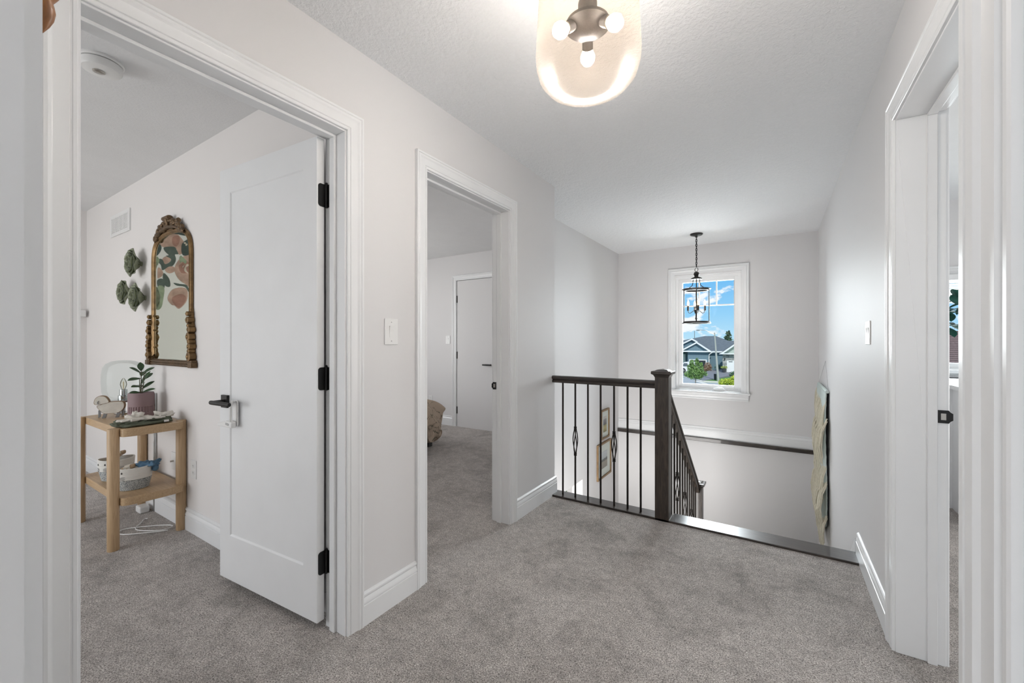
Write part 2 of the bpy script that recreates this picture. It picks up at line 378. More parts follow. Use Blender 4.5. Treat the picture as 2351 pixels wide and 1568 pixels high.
def xf(mb,mat):
    mb.v=[tuple(mat@Vector(v)) for v in mb.v]; return mb
def hinge_parts(mb,z):
    # local: door edge at x=0 plane (y 0..t); hinge leaf on the edge, pin at y=t corner
    pass
# door_1 nursery, leaf swung 94 degrees into the nursery
d1=frame('door_1','x',XLN,XL,D1[0],D1[1],(-1.577,-1.545))
ang=math.atan2(.958-1.0096,-2.3556+1.610)   # leaf direction
LM=Matrix.Translation((-1.610,1.0096,0))@Matrix.Rotation(ang,4,'Z')
LMm=LM@Matrix.Diagonal((1,-1,1,1))          # thickness towards +y (mirror since leaf runs to -x)
mb=xf(leaf(None,.748,2.03,panel=(.09,.12,.20)),LMm); lf=mb.build('door_leaf',M['doorp'],d1,bevel=.0012)
for hz in (1.826,1.053,.278):
    mb=MB(); q=.048
    pl=[(.004,-q),(.030,-q),(.030,q),(.004,q)]
    # leaf plate with rounded corners on the door's edge
    pr=[]
    R_=.012
    for cx,cz,a0 in ((.006+R_,-q+R_,180),(.006+R_,q-R_,90)):
        for k in range(7):
            a=math.radians(a0-(-15*k if a0==180 else 15*(k-6)) ) if False else None
    for k in range(7):
        a=math.radians(180+15*k); pr.append((.006+R_+R_*math.cos(a),-q+R_+R_*math.sin(a)))
    pr+= [(.036,-q),(.036,q)]
    for k in range(7):
        a=math.radians(90+15*k); pr.append((.006+R_+R_*math.cos(a),q-R_+R_*math.sin(a)))
    mb.prism(pr,lambda a,b,t:(t,a,hz+b),-.003,.0005)
    mb.lathe([(.0065,-.05),(.0065,.05)],(-.006,.040,hz),12); mb.lathe([(.004,.05),(.006,.054),(.002,.057)],(-.006,.040,hz),12)
    xf(mb,LMm)
    mb.box(-1.6165,-1.585,1.0545,1.058,hz-q,hz+q)
    h=mb.build('hinge',M['black'],lf,smooth=True)
def lever(mb,p,nd,ld,L=.115,rose=.027,th=.012,nk=.042):
    """p on door face, nd outward normal, ld lever direction"""
    p=Vector(p); nd=Vector(nd).normalized(); ld=Vector(ld).normalized(); up=Vector((0,0,1))
    def bx(c,a,b,c_):
        vs=[];
        for i in (-1,1):
            for j in (-1,1):
                for k in (-1,1): vs.append(c+ld*a*i+nd*b*j+up*c_*k)
        mb.add(vs,[(0,1,3,2),(4,6,7,5),(0,4,5,1),(2,3,7,6),(0,2,6,4),(1,5,7,3)])
    bx(p+nd*th/2,rose,th/2,rose*1.15)
    mb.tube([p+nd*th,p+nd*(th+nk)],.010,12)
    e=p+nd*(th+nk-.002)
    mb.tube([e-ld*.018,e+ld*.0,e+ld*(L*.5),e+ld*L],[.0085,.0095,.0095,.008],12,flat=1.15)
fd=LM.to_3x3()@Vector((1,0,0)); nrm=Vector((fd.y,-fd.x,0)).normalized()
if nrm.y>0: nrm=-nrm
base=LM@Vector((.690,0,.914)); base=Vector((base.x,base.y,.914))
mb=MB(); lever(mb,base,nrm,-fd,.15,nk=.052); mb.build('handle',M['black'],lf,smooth=True,bevel=.0012)
# child-safety lever lock stuck on the leaf (thing of its own)
def lock():
    c=LM@Vector((.597,0,0)); r=thing('door_lever_lock',(c.x,c.y,.86),'white plastic child safety lever lock stuck on the open nursery door','door lock')
    def P(u,z,t):  # u along leaf towards latch, t outwards
        q=LM@Vector((.597+u,0,0)); return (q.x+nrm.x*t,q.y+nrm.y*t,z)
    mb=MB(); mb.prism([(-.014,.80),(.014,.80),(.018,.81),(.018,.915),(.010,.925),(-.010,.925),(-.018,.915),(-.018,.81)],P,.0005,.008)
    mb.build('mount_plate',M['plastic'],r,bevel=.002)
    mb=MB(); mb.tube([P(-.004,.918,.012),P(-.004,.922,.022),P(-.004,.90,.030),P(-.004,.83,.030),P(-.004,.812,.020)],.007,8)
    mb.build('swing_arm',M['plastic'],r,smooth=True)
    mb=MB(); mb.prism([(-.016,.795),(-.016,.825),(.03,.828),(.10,.812),(.108,.806),(.104,.796),(.03,.796)],P,.010,.034)
    mb.build('lever',M['plastic'],r,bevel=.004)
    mb=MB(); mb.prism([(.008,.806),(.004,.812),(.008,.817),(.030,.819),(.033,.813),(.030,.808)],P,.034,.0355)
    part(mb.build('release_button',M['plasticgrey'],r),'grey oval release button')
M['plastic']=pmat('white plastic',(.80,.80,.79),.35); M['plasticgrey']=pmat('grey plastic',(.42,.42,.42),.45)
lock()
# door_2 bedroom doorway (frame only; leaf swung out of sight)
d2=frame('door_2','x',XLN,XL,D2[0],D2[1],(-1.577,-1.545))
def strike(root,xc,yf,z,sgn,w=.030,flip=1):
    mb=MB(); mb.prism([(-w/2,-.024),(w/2-.004,-.024),(w/2,-.018),(w/2,.018),(w/2-.004,.024),(-w/2,.024)],lambda a,b,t:(xc+flip*a,yf-t,z+b),0,.003)
    mb.prism([(w/2,-.018),(w/2+.008,-.012),(w/2+.008,.012),(w/2,.018)],lambda a,b,t:(xc+flip*a,yf-t,z+b),-.001,.002)
    o=mb.build('strike_plate',M['black'],root); part(o,'black latch strike plate on the jamb')
    mb=MB(); mb.prism([(-.008,-.012),(.006,-.012),(.006,.012),(-.008,.012)],lambda a,b,t:(xc+flip*a,yf-t,z+b),.0025,.0038)
    mb.build('latch_hole',M['steel'],o)
M['steel']=pmat('brushed steel',(.45,.43,.40),.3,metal=.9)
strike(d2,-1.602,D2[1],.912,1,.028,-1)
# door_3 right-hand doorway
d3=frame('door_3','x',XR,XR+.14,DR[0],DR[1],(XR+.088,XR+.115))
strike(d3,XR+.133,DR[1],.93,1,.034)
# door_4 bedroom far door (closed) on back wall
d4=frame('door_4','y',4.54,4.64,-3.836,-3.168,None)
mb=xf(leaf(None,.660,2.03,panel=(.125,.135,.19),z0=.02,d=.014),Matrix.Translation((-3.832,4.555,0))); lf4=mb.build('door_leaf',M['doorp'],d4)
mb=MB(); lever(mb,(-3.245,4.555,.892),(0,-1,0),(-1,0,0),.115); mb.build('handle',M['black'],lf4,smooth=True,bevel=.001)
for hz in (1.812,1.016,.235):
    mb=MB(); mb.lathe([(.0075,-.05),(.0075,.05)],(-3.835,4.536,hz),10); mb.build('hinge',M['black'],lf4)
# doorway camera stands in, and closet doorway on the right
d5=thing('door_5',(-.15,0,0),kind='structure')
mb=MB(); casing(mb,PY(.067,1),-.505,.19-.0,DH+.006,prof=[(0,0),(0,.0105),(.05,.0115),(.075,.0115),(.075,0)]); 
o=mb.build('casing',M['trim'],d5)
mb=MB(); mb.box(-.512,-.5,-.06,.067,0,DH); mb.box(.185,.197,-.06,.067,0,DH); mb.box(-.5,.185,-.06,.067,DH,DH+.012); mb.build('jamb',M['trim'],d5)
d6=thing('door_6',(.22,.25,0),kind='structure')
CAS2=[(0,0),(0,.010),(.004,.012),(.012,.012),(.016,.008),(.020,.008),(.024,.014),(.052,.015),(.058,.020),(.070,.022),(.074,.018),(.078,.022),(.090,.022),(.093,.018),(.093,0)]
mb=MB(); casing(mb,PX(.20,-1),-.1,.592,DH,prof=CAS2); mb.build('casing',M['trim'],d6,smooth=True,angle=25)
mb=MB(); jamb(mb,'x',.20,.33,-.09,.580,DH-.01,(.26,.29),.010); mb.build('jamb',M['trim'],d6)
mb=MB(); mb.box(.245,.28,-.085,.575,.01,DH-.02); mb.build('door_leaf',M['doorp'],d6)
# ================= WINDOW (stairwell) =================
wn=thing('window_1',(-.735,5.72,.585),kind='structure')
WC=[(0,0),(0,.014),(.030,.016),(.040,.022),(.052,.022),(.056,.017),(.060,.021),(.075,.021),(.078,.018),(.078,0)]
mb=MB(); casing(mb,PY(5.70,-1),-1.118,-.352,2.075,z0=.585,prof=WC); mb.build('casing',M['trim'],wn,smooth=True,angle=25)
mb=MB()
mb.prism([(5.56+.085,.585),(5.76,.585),(5.76,.560),(5.65,.560),(5.64,.572)],lambda a,b,t:(t,a,b),-1.215,-.262)
mb.build('sill',M['trim'],wn,bevel=.003)
mb=MB(); mb.prism([(5.70,.560),(5.664,.560),(5.666,.545),(5.680,.535),(5.684,.505),(5.676,.498),(5.678,.488),(5.70,.486)],lambda a,b,t:(t,a,b),-1.20,-.277); mb.build('apron',M['trim'],wn,bevel=.001)
def ring(mb,fn,a0,a1,z0,z1,wd,t0,t1):
    for A0,A1,Z0,Z1 in ((a0,a0+wd,z0,z1),(a1-wd,a1,z0,z1),(a0+wd,a1-wd,z0,z0+wd),(a0+wd,a1-wd,z1-wd,z1)):
        mb.prism([(A0,Z0),(A1,Z0),(A1,Z1),(A0,Z1)],fn,t0,t1)
M['vinyl']=pmat('white vinyl',(.84,.845,.85),.3)
mb=MB(); ring(mb,PY(0,1),-1.125,-.345,.585,2.065,.012,5.70,5.84); ring(mb,PY(0,1),-1.113,-.357,.585,2.053,.035,5.74,5.83); mb.build('window_frame',M['vinyl'],wn,bevel=.0015)
mb=MB(); ring(mb,PY(0,1),-1.078,-.392,.62,2.018,.044,5.752,5.80); sash=mb.build('sash',M['vinyl'],wn,bevel=.003)
mb=MB(); mb.box(-1.036,-.434,5.772,5.776,.662,1.976); mb.build('pane',thin_glass('window glass',(.97,.99,.99),.04),sash)
mb=MB(); mb.box(-1.034,-.436,5.764,5.771,1.662,1.677); mb.box(-.640,-.625,5.764,5.771,1.677,1.974); mb.box(-.843,-.828,5.764,5.771,1.677,1.974); mb.build('muntin',M['vinyl'],sash)
mb=MB(); mb.prism([(-.685,.598),(-.515,.598),(-.53,.612),(-.56,.63),(-.64,.632),(-.67,.612)],PY(0,1),5.715,5.745); mb.tube([(-.66,5.722,.622),(-.60,5.705,.640),(-.55,5.712,.630)],.006,8); mb.build('crank_handle',M['vinyl'],wn,bevel=.003)
mb=MB(); mb.box(-1.098,-1.084,5.728,5.742,.93,1.07); mb.tube([(-1.091,5.728,1.05),(-1.091,5.712,1.0),(-1.091,5.722,.94)],.006,8); mb.build('latch',M['vinyl'],wn,bevel=.003)
# window_2 right room with blind, window_3 lower storey
wn2=thing('window_2',(1.7,5.15,.97),kind='structure')
mb=MB(); casing(mb,PY(5.10,-1),1.106,2.294,1.784,z0=.976,prof=WC,closed=True); mb.build('casing',M['trim'],wn2,smooth=True,angle=25)
mb=MB(); ring(mb,PY(0,1),1.10,2.3,.97,1.79,.05,5.14,5.2); mb.build('window_frame',M['vinyl'],wn2)
mb=MB(); mb.box(1.15,2.25,5.168,5.172,1.02,1.74); mb.build('pane',thin_glass('right window glass',(.97,.99,.99),.5),wn2)
mb=MB(); mb.box(1.02,2.38,5.04,5.14,.935,.965); mb.build('sill',M['trim'],wn2,bevel=.003)
wb=thing('window_blind',(1.7,5.10,1.80),'white slatted blind drawn part way down the right room window','blind')
mb=MB(); mb.box(1.12,2.28,5.045,5.095,1.74,1.79); mb.build('head_rail',M['vinyl'],wb,bevel=.003)
for k in range(7):
    z=1.72-.020*k; mb=MB(); mb.prism([(5.05,z-.010),(5.052,z-.011),(5.086,z+.007),(5.084,z+.009)],lambda a,b,t:(t,a,b),1.13,2.27); mb.build('slat',M['vinyl'],wb)
mb=MB(); mb.box(1.13,2.27,5.052,5.084,1.56,1.578); mb.build('bottom_rail',M['vinyl'],wb,bevel=.003)
wn3=thing('window_3',(-3.08,5.7,-1.5),kind='structure')
mb=MB(); casing(mb,PY(5.70,-1),-3.55,-2.62,-.87,z0=-2.2,closed=True,prof=WC); mb.build('casing',M['trim'],wn3)
mb=MB(); ring(mb,PY(0,1),-3.55,-2.62,-2.2,-.87,.05,5.72,5.8); mb.box(-3.5,-2.67,5.72,5.78,-1.3,-1.27); mb.build('window_frame',M['vinyl'],wn3)
mb=MB(); mb.box(-3.5,-2.67,5.757,5.76,-2.15,-.92); mb.build('pane',thin_glass('lower window glass',(.97,.99,.99),.5),wn3)
# ================= RAILINGS =================
def newel(root,x,y,z0,zt):
    mb=MB(); mb.box(x-.045,x+.045,y-.045,y+.045,z0,zt-.05); nw=mb.build('newel_post',M['dark'],root,bevel=.002)
    mb=MB(); 
    def sq(r,z): return [(x-r,y-r,z),(x+r,y-r,z),(x+r,y+r,z),(x-r,y+r,z)]
    prof=[(.045,zt-.052),(.047,zt-.047),(.054,zt-.034),(.062,zt-.030),(.066,zt-.028),(.066,zt-.012),(.062,zt-.009),(.045,zt-.007),(.038,zt-.002),(.034,zt),(.002,zt+.006)]
    vs=[];fs=[]
    for r,z in prof: vs+=sq(r,z)
    for j in range(len(prof)-1):
        for i in range(4): fs.append((j*4+i,j*4+(i+1)%4,(j+1)*4+(i+1)%4,(j+1)*4+i))
    fs.append((3,2,1,0)); k=(len(prof)-1)*4; fs.append((k,k+1,k+2,k+3)); mb.add(vs,fs); mb.build('newel_cap',M['darkh'],nw); return nw
M['iron']=pmat('dark bronze baluster metal',(.020,.015,.012),.42,metal=.5)
def bal(mb,x,y,z0,z1,basket=None):
    r=.0075
    if basket is None: mb.tube([(x,y,z0),(x,y,z1)],r,8)
    else:
        a,b=basket
        mb.tube([(x,y,z0),(x,y,a)],r,8); mb.tube([(x,y,b),(x,y,z1)],r,8)
        for zz in (a,b):
            mb.lathe([(.008,-.012),(.012,-.010),(.012,-.003),(.009,0),(.012,.003),(.012,.010),(.008,.012)],(x,y,zz),10)
        for k in range(4):
            ph=PI/4+k*PI/2; pts=[]
            for i in range(13):
                t=i/12; rr=.005+.014*math.sin(PI*t)**1.1; an=ph+t*PI*.5
                pts.append((x+rr*math.cos(an),y+rr*math.sin(an),a+(b-a)*t))
            mb.tube(pts,.004,6)
def railprof(mb,pA,pB):
    """handrail from pA to pB (bottom centre line), molded section"""
    A=Vector(pA);B=Vector(pB); d_=(B-A).normalized(); s_=d_.cross(Vector((0,0,1))).normalized(); u_=s_.cross(d_).normalized()
    sec=[(-.022,0),(.022,0),(.024,.008),(.024,.018),(.019,.022),(.019,.026),(.031,.031),(.033,.040),(.030,.048),(.020,.054),(-.020,.054),(-.030,.048),(-.033,.040),(-.031,.031),(-.019,.026),(-.019,.022),(-.024,.018),(-.024,.008)]
    m=len(sec); vs=[A+s_*a+u_*b for a,b in sec]+[B+s_*a+u_*b for a,b in sec]
    mb.add(vs,[(i,(i+1)%m,m+(i+1)%m,m+i) for i in range(m)]+[tuple(range(m-1,-1,-1)),tuple(range(m,2*m))])
YB=2.935; NX=-.650
rl=thing('landing_railing',(-1.07,YB,.015),'dark wood landing railing with slim black metal balusters beside the tall newel post','railing')
newel(rl,NX,2.930,0.0,1.018)
mb=MB(); railprof(mb,(XL-.004,YB,.888),(NX-.045,YB,.888)); mb.build('handrail',M['darkh'],rl)
bx=[-1.405,-1.300,-1.197,-1.097,-.995,-.896,-.803]
for i,x in enumerate(bx):
    mb=MB(); bal(mb,x,YB,.013,.89,(.345,.545) if i in (1,4) else None); mb.build('baluster',M['iron'],rl,smooth=True)
r2=thing('stair_railing',(NX,3.6,-.3),'sloping dark wood stair railing descending behind the newel post to a lower newel','railing')
S0=(3.0,.838); SL=-.792
zr=lambda y: S0[1]+SL*(y-S0[0])
mb=MB(); railprof(mb,(NX,2.975,zr(2.975)-.02),(NX,4.375,zr(4.375)-.02)); mb.build('handrail',M['dark'],r2)
newel(r2,NX,4.415,-1.2,-.165)
for i in range(12):
    y=3.085+.107*i; zt=zr(y)-.012; zb=-.03-(.84)*(y-3.0)-.02
    z0=max(zb,-1.2)
    k=None
    if i%3==0: k=(zt-.525,zt-.325)
    mb=MB(); bal(mb,NX,y,z0,zt,k); mb.build('baluster',M['iron'],r2,smooth=True)
# lower flight's newel seen through the opening
nl=thing('lower_newel_post',(-2.16,5.0,-2.75),'brown wooden newel post with domed top seen low through the stairwell','newel post')
mb=MB(); mb.lathe([(.036,-2.75),(.036,-.735),(.040,-.73),(.040,-.72),(.036,-.70),(.026,-.688),(.003,-.684)],(-2.13,4.94,0),20); o=mb.build('post',M['brown'] if 'brown' in M else M['dark'],nl,smooth=True)
# ================= LIGHT FIXTURES =================
M['bronze']=pmat('dark bronze fixture metal',(.016,.011,.008),.6,metal=.1,spec=.25,bscale=60,bstr=.1)
M['fixblack']=pmat('charcoal fixture metal',(.03,.028,.026),.45,metal=.5)
M['bulbglow']=emis('lit bulb glass',(1,.86,.66),16)
M['candle']=emis('lit candle bulb',(1,.60,.27),2.5)
GX,GY=-.458,1.120
gl=thing('ceiling_light',(GX,GY,ZC),'semi-flush ceiling light with amber glass jar shade and three lit bulbs','ceiling light')
mb=MB(); prof=[(.045,2.335),(.085,2.328),(.118,2.305),(.134,2.265),(.139,2.22),(.143,2.15),(.147,2.08),(.149,2.035),(.147,2.005),(.138,1.975),(.120,1.953),(.092,1.940),(.05,1.934),(.001,1.933)]
mb.lathe(prof,(GX,GY,0),64,cap=False); sh_=mb.build('glass_shade',thin_glass('amber seeded glass',(.90,.845,.79),.05,.018,(1,.86,.72),.40),gl,smooth=True,angle=80)
mb=MB(); mb.lathe([(.062,2.44),(.062,2.425),(.055,2.418),(.02,2.41),(.012,2.40),(.012,2.345),(.05,2.340),(.05,2.332),(.012,2.328),(.012,2.255),(.022,2.250),(.030,2.235),(.030,2.222),(.020,2.212),(.012,2.208),(.012,2.204),(.022,2.198),(.027,2.185),(.027,2.172),(.020,2.160),(.020,2.152),(.026,2.150),(.028,2.143),(.028,2.136),(.008,2.134)],(GX,GY,0),32); stm=mb.build('stem',M['bronze'],gl,smooth=True,angle=35)
mb=MB(); mb.lathe([(.008,2.142),(.050,2.136),(.062,2.128),(.064,2.118),(.050,2.106),(.030,2.096),(.012,2.092),(.002,2.09)],(GX,GY,0),32); mb.build('socket_plate',M['bronze'],gl,smooth=True,angle=35)
for k,az in enumerate((math.radians(112),math.radians(232),math.radians(-8))):
    dx_,dy_=math.cos(az),math.sin(az)
    def Q(r,z): return (GX+dx_*r,GY+dy_*r,z)
    mb=MB(); mb.tube([Q(.040,2.118),Q(.054,2.106),Q(.066,2.098)],[.014,.016,.016],16); so=mb.build('socket',M['bronze'],gl,smooth=True)
    mb=MB(); mb.tube([Q(.064,2.099),Q(.072,2.094),Q(.082,2.088),Q(.094,2.081),Q(.103,2.075),Q(.107,2.073)],[.010,.017,.022,.021,.013,.002],16); mb.build('bulb',M['bulbglow'],so,smooth=True)
    light('hall_bulb_light','POINT',Q(.088,2.085),20.5,(1,.985,.97),.026)
LX,LY=-.768,5.113
lt=thing('lantern_pendant',(LX,LY,ZC),'dark metal lantern pendant with four lit candle bulbs hanging before the stair window','pendant light')
mb=MB(); mb.lathe([(.068,2.44),(.068,2.432),(.060,2.424),(.03,2.415),(.012,2.408),(.012,2.40)],(LX,LY,0),32); mb.build('canopy',M['black'],lt,smooth=True,angle=35)
mb=MB()
nl_=13; z=2.402
for i in range(nl_):
    zc=2.388-.0258*i
    pts=[]
    for k in range(16):
        a=2*PI*k/16; u=.0075*math.cos(a); v=.0185*math.sin(a)
        pts.append((LX+(u if i%2 else u*.3),LY+(u*.3 if i%2 else u),zc+v))
    mb.tube(pts,.0030,6,closed=True)
mb.tube([(LX+.004,LY,2.40),(LX-.004,LY,2.3),(LX+.004,LY,2.2),(LX,LY,2.06)],.0018,6)
mb.build('chain',M['black'],lt,smooth=True)
mb=MB(); mb.tube([(LX+.022*math.cos(2*PI*k/20)*.84,LY-.022*math.cos(2*PI*k/20)*.54,2.030+.022*math.sin(2*PI*k/20)) for k in range(20)],.0032,8,closed=True); mb.build('loop',M['fixblack'],lt,smooth=True)
mb=MB(); mb.lathe([(.005,2.010),(.010,2.006),(.024,2.0),(.028,1.985),(.031,1.982),(.031,1.976),(.027,1.973),(.020,1.955),(.022,1.948),(.040,1.942),(.052,1.936),(.060,1.930),(.060,1.920),(.015,1.918)],(LX,LY,0),32); mb.build('hub',M['fixblack'],lt,smooth=True,angle=30)
mb=MB()
for k in range(4):
    a=math.radians(-80)+k*PI/2; c_,s_=math.cos(a),math.sin(a)
    mb.tube([(LX+c_*r,LY+s_*r,z) for r,z in ((.034,1.922),(.036,1.885),(.045,1.850),(.075,1.825),(.110,1.812),(.135,1.806))],.0042,8)
mb.build('scroll_arms',M['fixblack'],lt,smooth=True)
for nm,zt,zb in (('top_ring',1.812,1.790),('bottom_ring',1.440,1.415)):
    mb=MB()
    if nm=='top_ring': pr=[(.150,zt),(.153,zt-.006),(.140,zt-.012),(.137,zb),(.120,zb),(.120,zt),(.150,zt)]
    else: pr=[(.128,zt),(.140,zt),(.143,zt-.010),(.152,zt-.018),(.153,zb),(.120,zb),(.120,zt-.004),(.128,zt)]
    mb.lathe(pr,(LX,LY,0),48,cap=False); mb.build(nm,M['fixgrey'] if 'fixgrey' in M else M['fixblack'],lt,smooth=True,angle=30)
for k in range(4):
    a=math.radians(-80)+k*PI/2; mb=MB(); mb.tube([(LX+.131*math.cos(a),LY+.131*math.sin(a),1.43),(LX+.131*math.cos(a),LY+.131*math.sin(a),1.80)],.0062,4); mb.build('post',M['fixblack'],lt)
mb=MB(); mb.tube([(LX,LY,1.93),(LX,LY,1.425)],.0055,10); mb.tube([(LX-.13,LY,1.428),(LX+.13,LY,1.428)],.004,6); mb.tube([(LX,LY-.13,1.428),(LX,LY+.13,1.428)],.004,6); mb.lathe([(.003,1.455),(.012,1.462),(.014,1.475),(.010,1.49),(.010,1.53),(.018,1.54),(.024,1.555),(.022,1.575),(.008,1.585)],(LX,LY,0),20); mb.build('centre_rod',M['fixblack'],lt,smooth=True)
for k in range(4):
    a=math.radians(-70)+k*PI/2; c_,s_=math.cos(a),math.sin(a)
    def Q(r,z): return (LX+c_*r,LY+s_*r,z)
    mb=MB(); mb.tube([Q(.010,1.560),Q(.030,1.562),(Q(.048,1.548)),Q(.064,1.535),Q(.080,1.538),Q(.088,1.552),Q(.089,1.566)],.0035,8); arm=mb.build('arm',M['fixblack'],lt,smooth=True)
    mb=MB(); mb.lathe([(.003,1.562),(.013,1.566),(.011,1.571),(.0095,1.575),(.0095,1.618),(.004,1.62)],Q(.089,0),16); mb.build('candle_sleeve',M['candlebr'] if 'candlebr' in M else M['bronze'],arm,smooth=True,angle=40)
    mb=MB(); mb.lathe([(.006,1.618),(.010,1.628),(.0125,1.642),(.011,1.658),(.006,1.676),(.001,1.690)],Q(.089,0),16); mb.build('bulb',M['candle'],arm,smooth=True)
light('lantern_light','POINT',(LX,LY,1.652),5.5,(1,.975,.95),.09)
# smoke alarm
sa=thing('smoke_alarm',(-2.49,.555,ZC),'round white smoke alarm on the nursery ceiling','smoke alarm')
mb=MB(); mb.lathe([(.075,2.44),(.075,2.432),(.070,2.428),(.060,2.428)],(-2.49,.555,0),48); mb.build('mount_ring',M['plastic'],sa,smooth=True,angle=30)
mb=MB(); mb.lathe([(.064,2.430),(.064,2.424)],(-2.49,.555,0),48); part(mb.build('vent_gap',M['plasticgrey'],sa,smooth=True),'grey recessed vent slot')
mb=MB(); mb.lathe([(.060,2.426),(.069,2.424),(.069,2.404),(.064,2.394),(.040,2.387),(.002,2.385)],(-2.49,.555,0),48); mb.build('body',M['plastic'],sa,smooth=True,angle=40)
mb=MB(); mb.lathe([(.021,2.389),(.021,2.383),(.018,2.381),(.010,2.379),(.001,2.378)],(-2.484,.545,0),24); mb.build('test_button',M['steel'],sa,smooth=True)
# ================= SWITCHES, OUTLETS =================
M['plate']=pmat('white switch plate',(.80,.80,.795),.35)
def plate(mb,fn,a,z,w,h):
    mb.prism([(a-w/2,z-h/2),(a+w/2,z-h/2),(a+w/2,z+h/2),(a-w/2,z+h/2)],fn,0,.005)
def switch(name,loc,fn,a,z,w,rockers,label):
    r=thing(name,loc,label,'light switch'); mb=MB(); plate(mb,fn,a,z,w,.118); mb.build('cover_plate',M['plate'],r,bevel=.002)
    for ra in rockers:
        mb=MB(); q=.012
        vs=[fn(ra+i*q,z+k,t) for i in (-1,1) for k,t in ((-.026,.0045),(.026,.0045),(.026,.0095),(0,.0062),(-.026,.0055))]
        mb.add(vs,[(0,1,2,3,4),(9,8,7,6,5),(0,5,6,1),(1,6,7,2),(2,7,8,3),(3,8,9,4),(4,9,5,0)]); mb.build('rocker',M['plate'],r)
        for zz in (z-.043,z+.043):
            mb=MB(); mb.prism([(ra+.0028*math.cos(k*PI/4),zz+.0028*math.sin(k*PI/4)) for k in range(8)],fn,.0045,.0056); mb.build('screw',M['plasticgrey'],r)
switch('light_switch',(XL,1.294,1.255),PX(XL,1),1.294,1.255,.076,[1.294],'single white rocker light switch on the hall wall between the two left doorways')
switch('light_switch',(XR,2.72,1.254),PX(XR,-1),2.72,1.254,.118,[2.697,2.743],'double white rocker light switch on the right hall wall')
switch('light_switch',(-4.005,4.54,1.235),PY(4.54,-1),-4.005,1.235,.080,[-4.005],'white rocker light switch beside the closed far bedroom door')
M['slot']=pmat('dark slot',(.05,.05,.05),.6)
def outlet(loc,fn,a,z,label,coax=False):
    r=thing('wall_outlet',loc,label,'outlet'); mb=MB(); plate(mb,fn,a,z,.073,.116); mb.build('cover_plate',M['plate'],r,bevel=.002)
    if coax: 
        mb=MB(); mb.prism([(a+.006*math.cos(k*PI/6),z+.006*math.sin(k*PI/6)) for k in range(12)],fn,.004,.022); part(mb.build('connector',M['steel'],r),'silver coax connector'); return r
    for zz in (z-.021,z+.021):
        mb=MB(); mb.prism([(a-.016,zz-.013),(a+.016,zz-.013),(a+.016,zz+.013),(a-.016,zz+.013)],fn,.0045,.0068); s=mb.build('socket',M['plate'],r,bevel=.001)
        mb=MB()
        for da in (-.006,.006): mb.prism([(a+da-.001,zz-.001),(a+da+.001,zz-.001),(a+da+.001,zz+.007),(a+da-.001,zz+.007)],fn,.0065,.0072)
        mb.prism([(a-.002,zz-.008),(a+.002,zz-.008),(a+.002,zz-.005),(a-.002,zz-.005)],fn,.0065,.0072); mb.build('slot',M['slot'],s)
    return r
outlet((-3.425,1.12,.395),PY(1.12,-1),-3.425,.405,'white wall plate with silver coax connector behind the oak side table',True)
outlet((-3.11,1.12,.40),PY(1.12,-1),-3.110,.400,'white duplex outlet on the nursery wall just right of the oak side table')
outlet((-4.345,4.54,.35),PY(4.54,-1),-4.345,.350,'white duplex outlet on the bedroom wall above the bed corner')
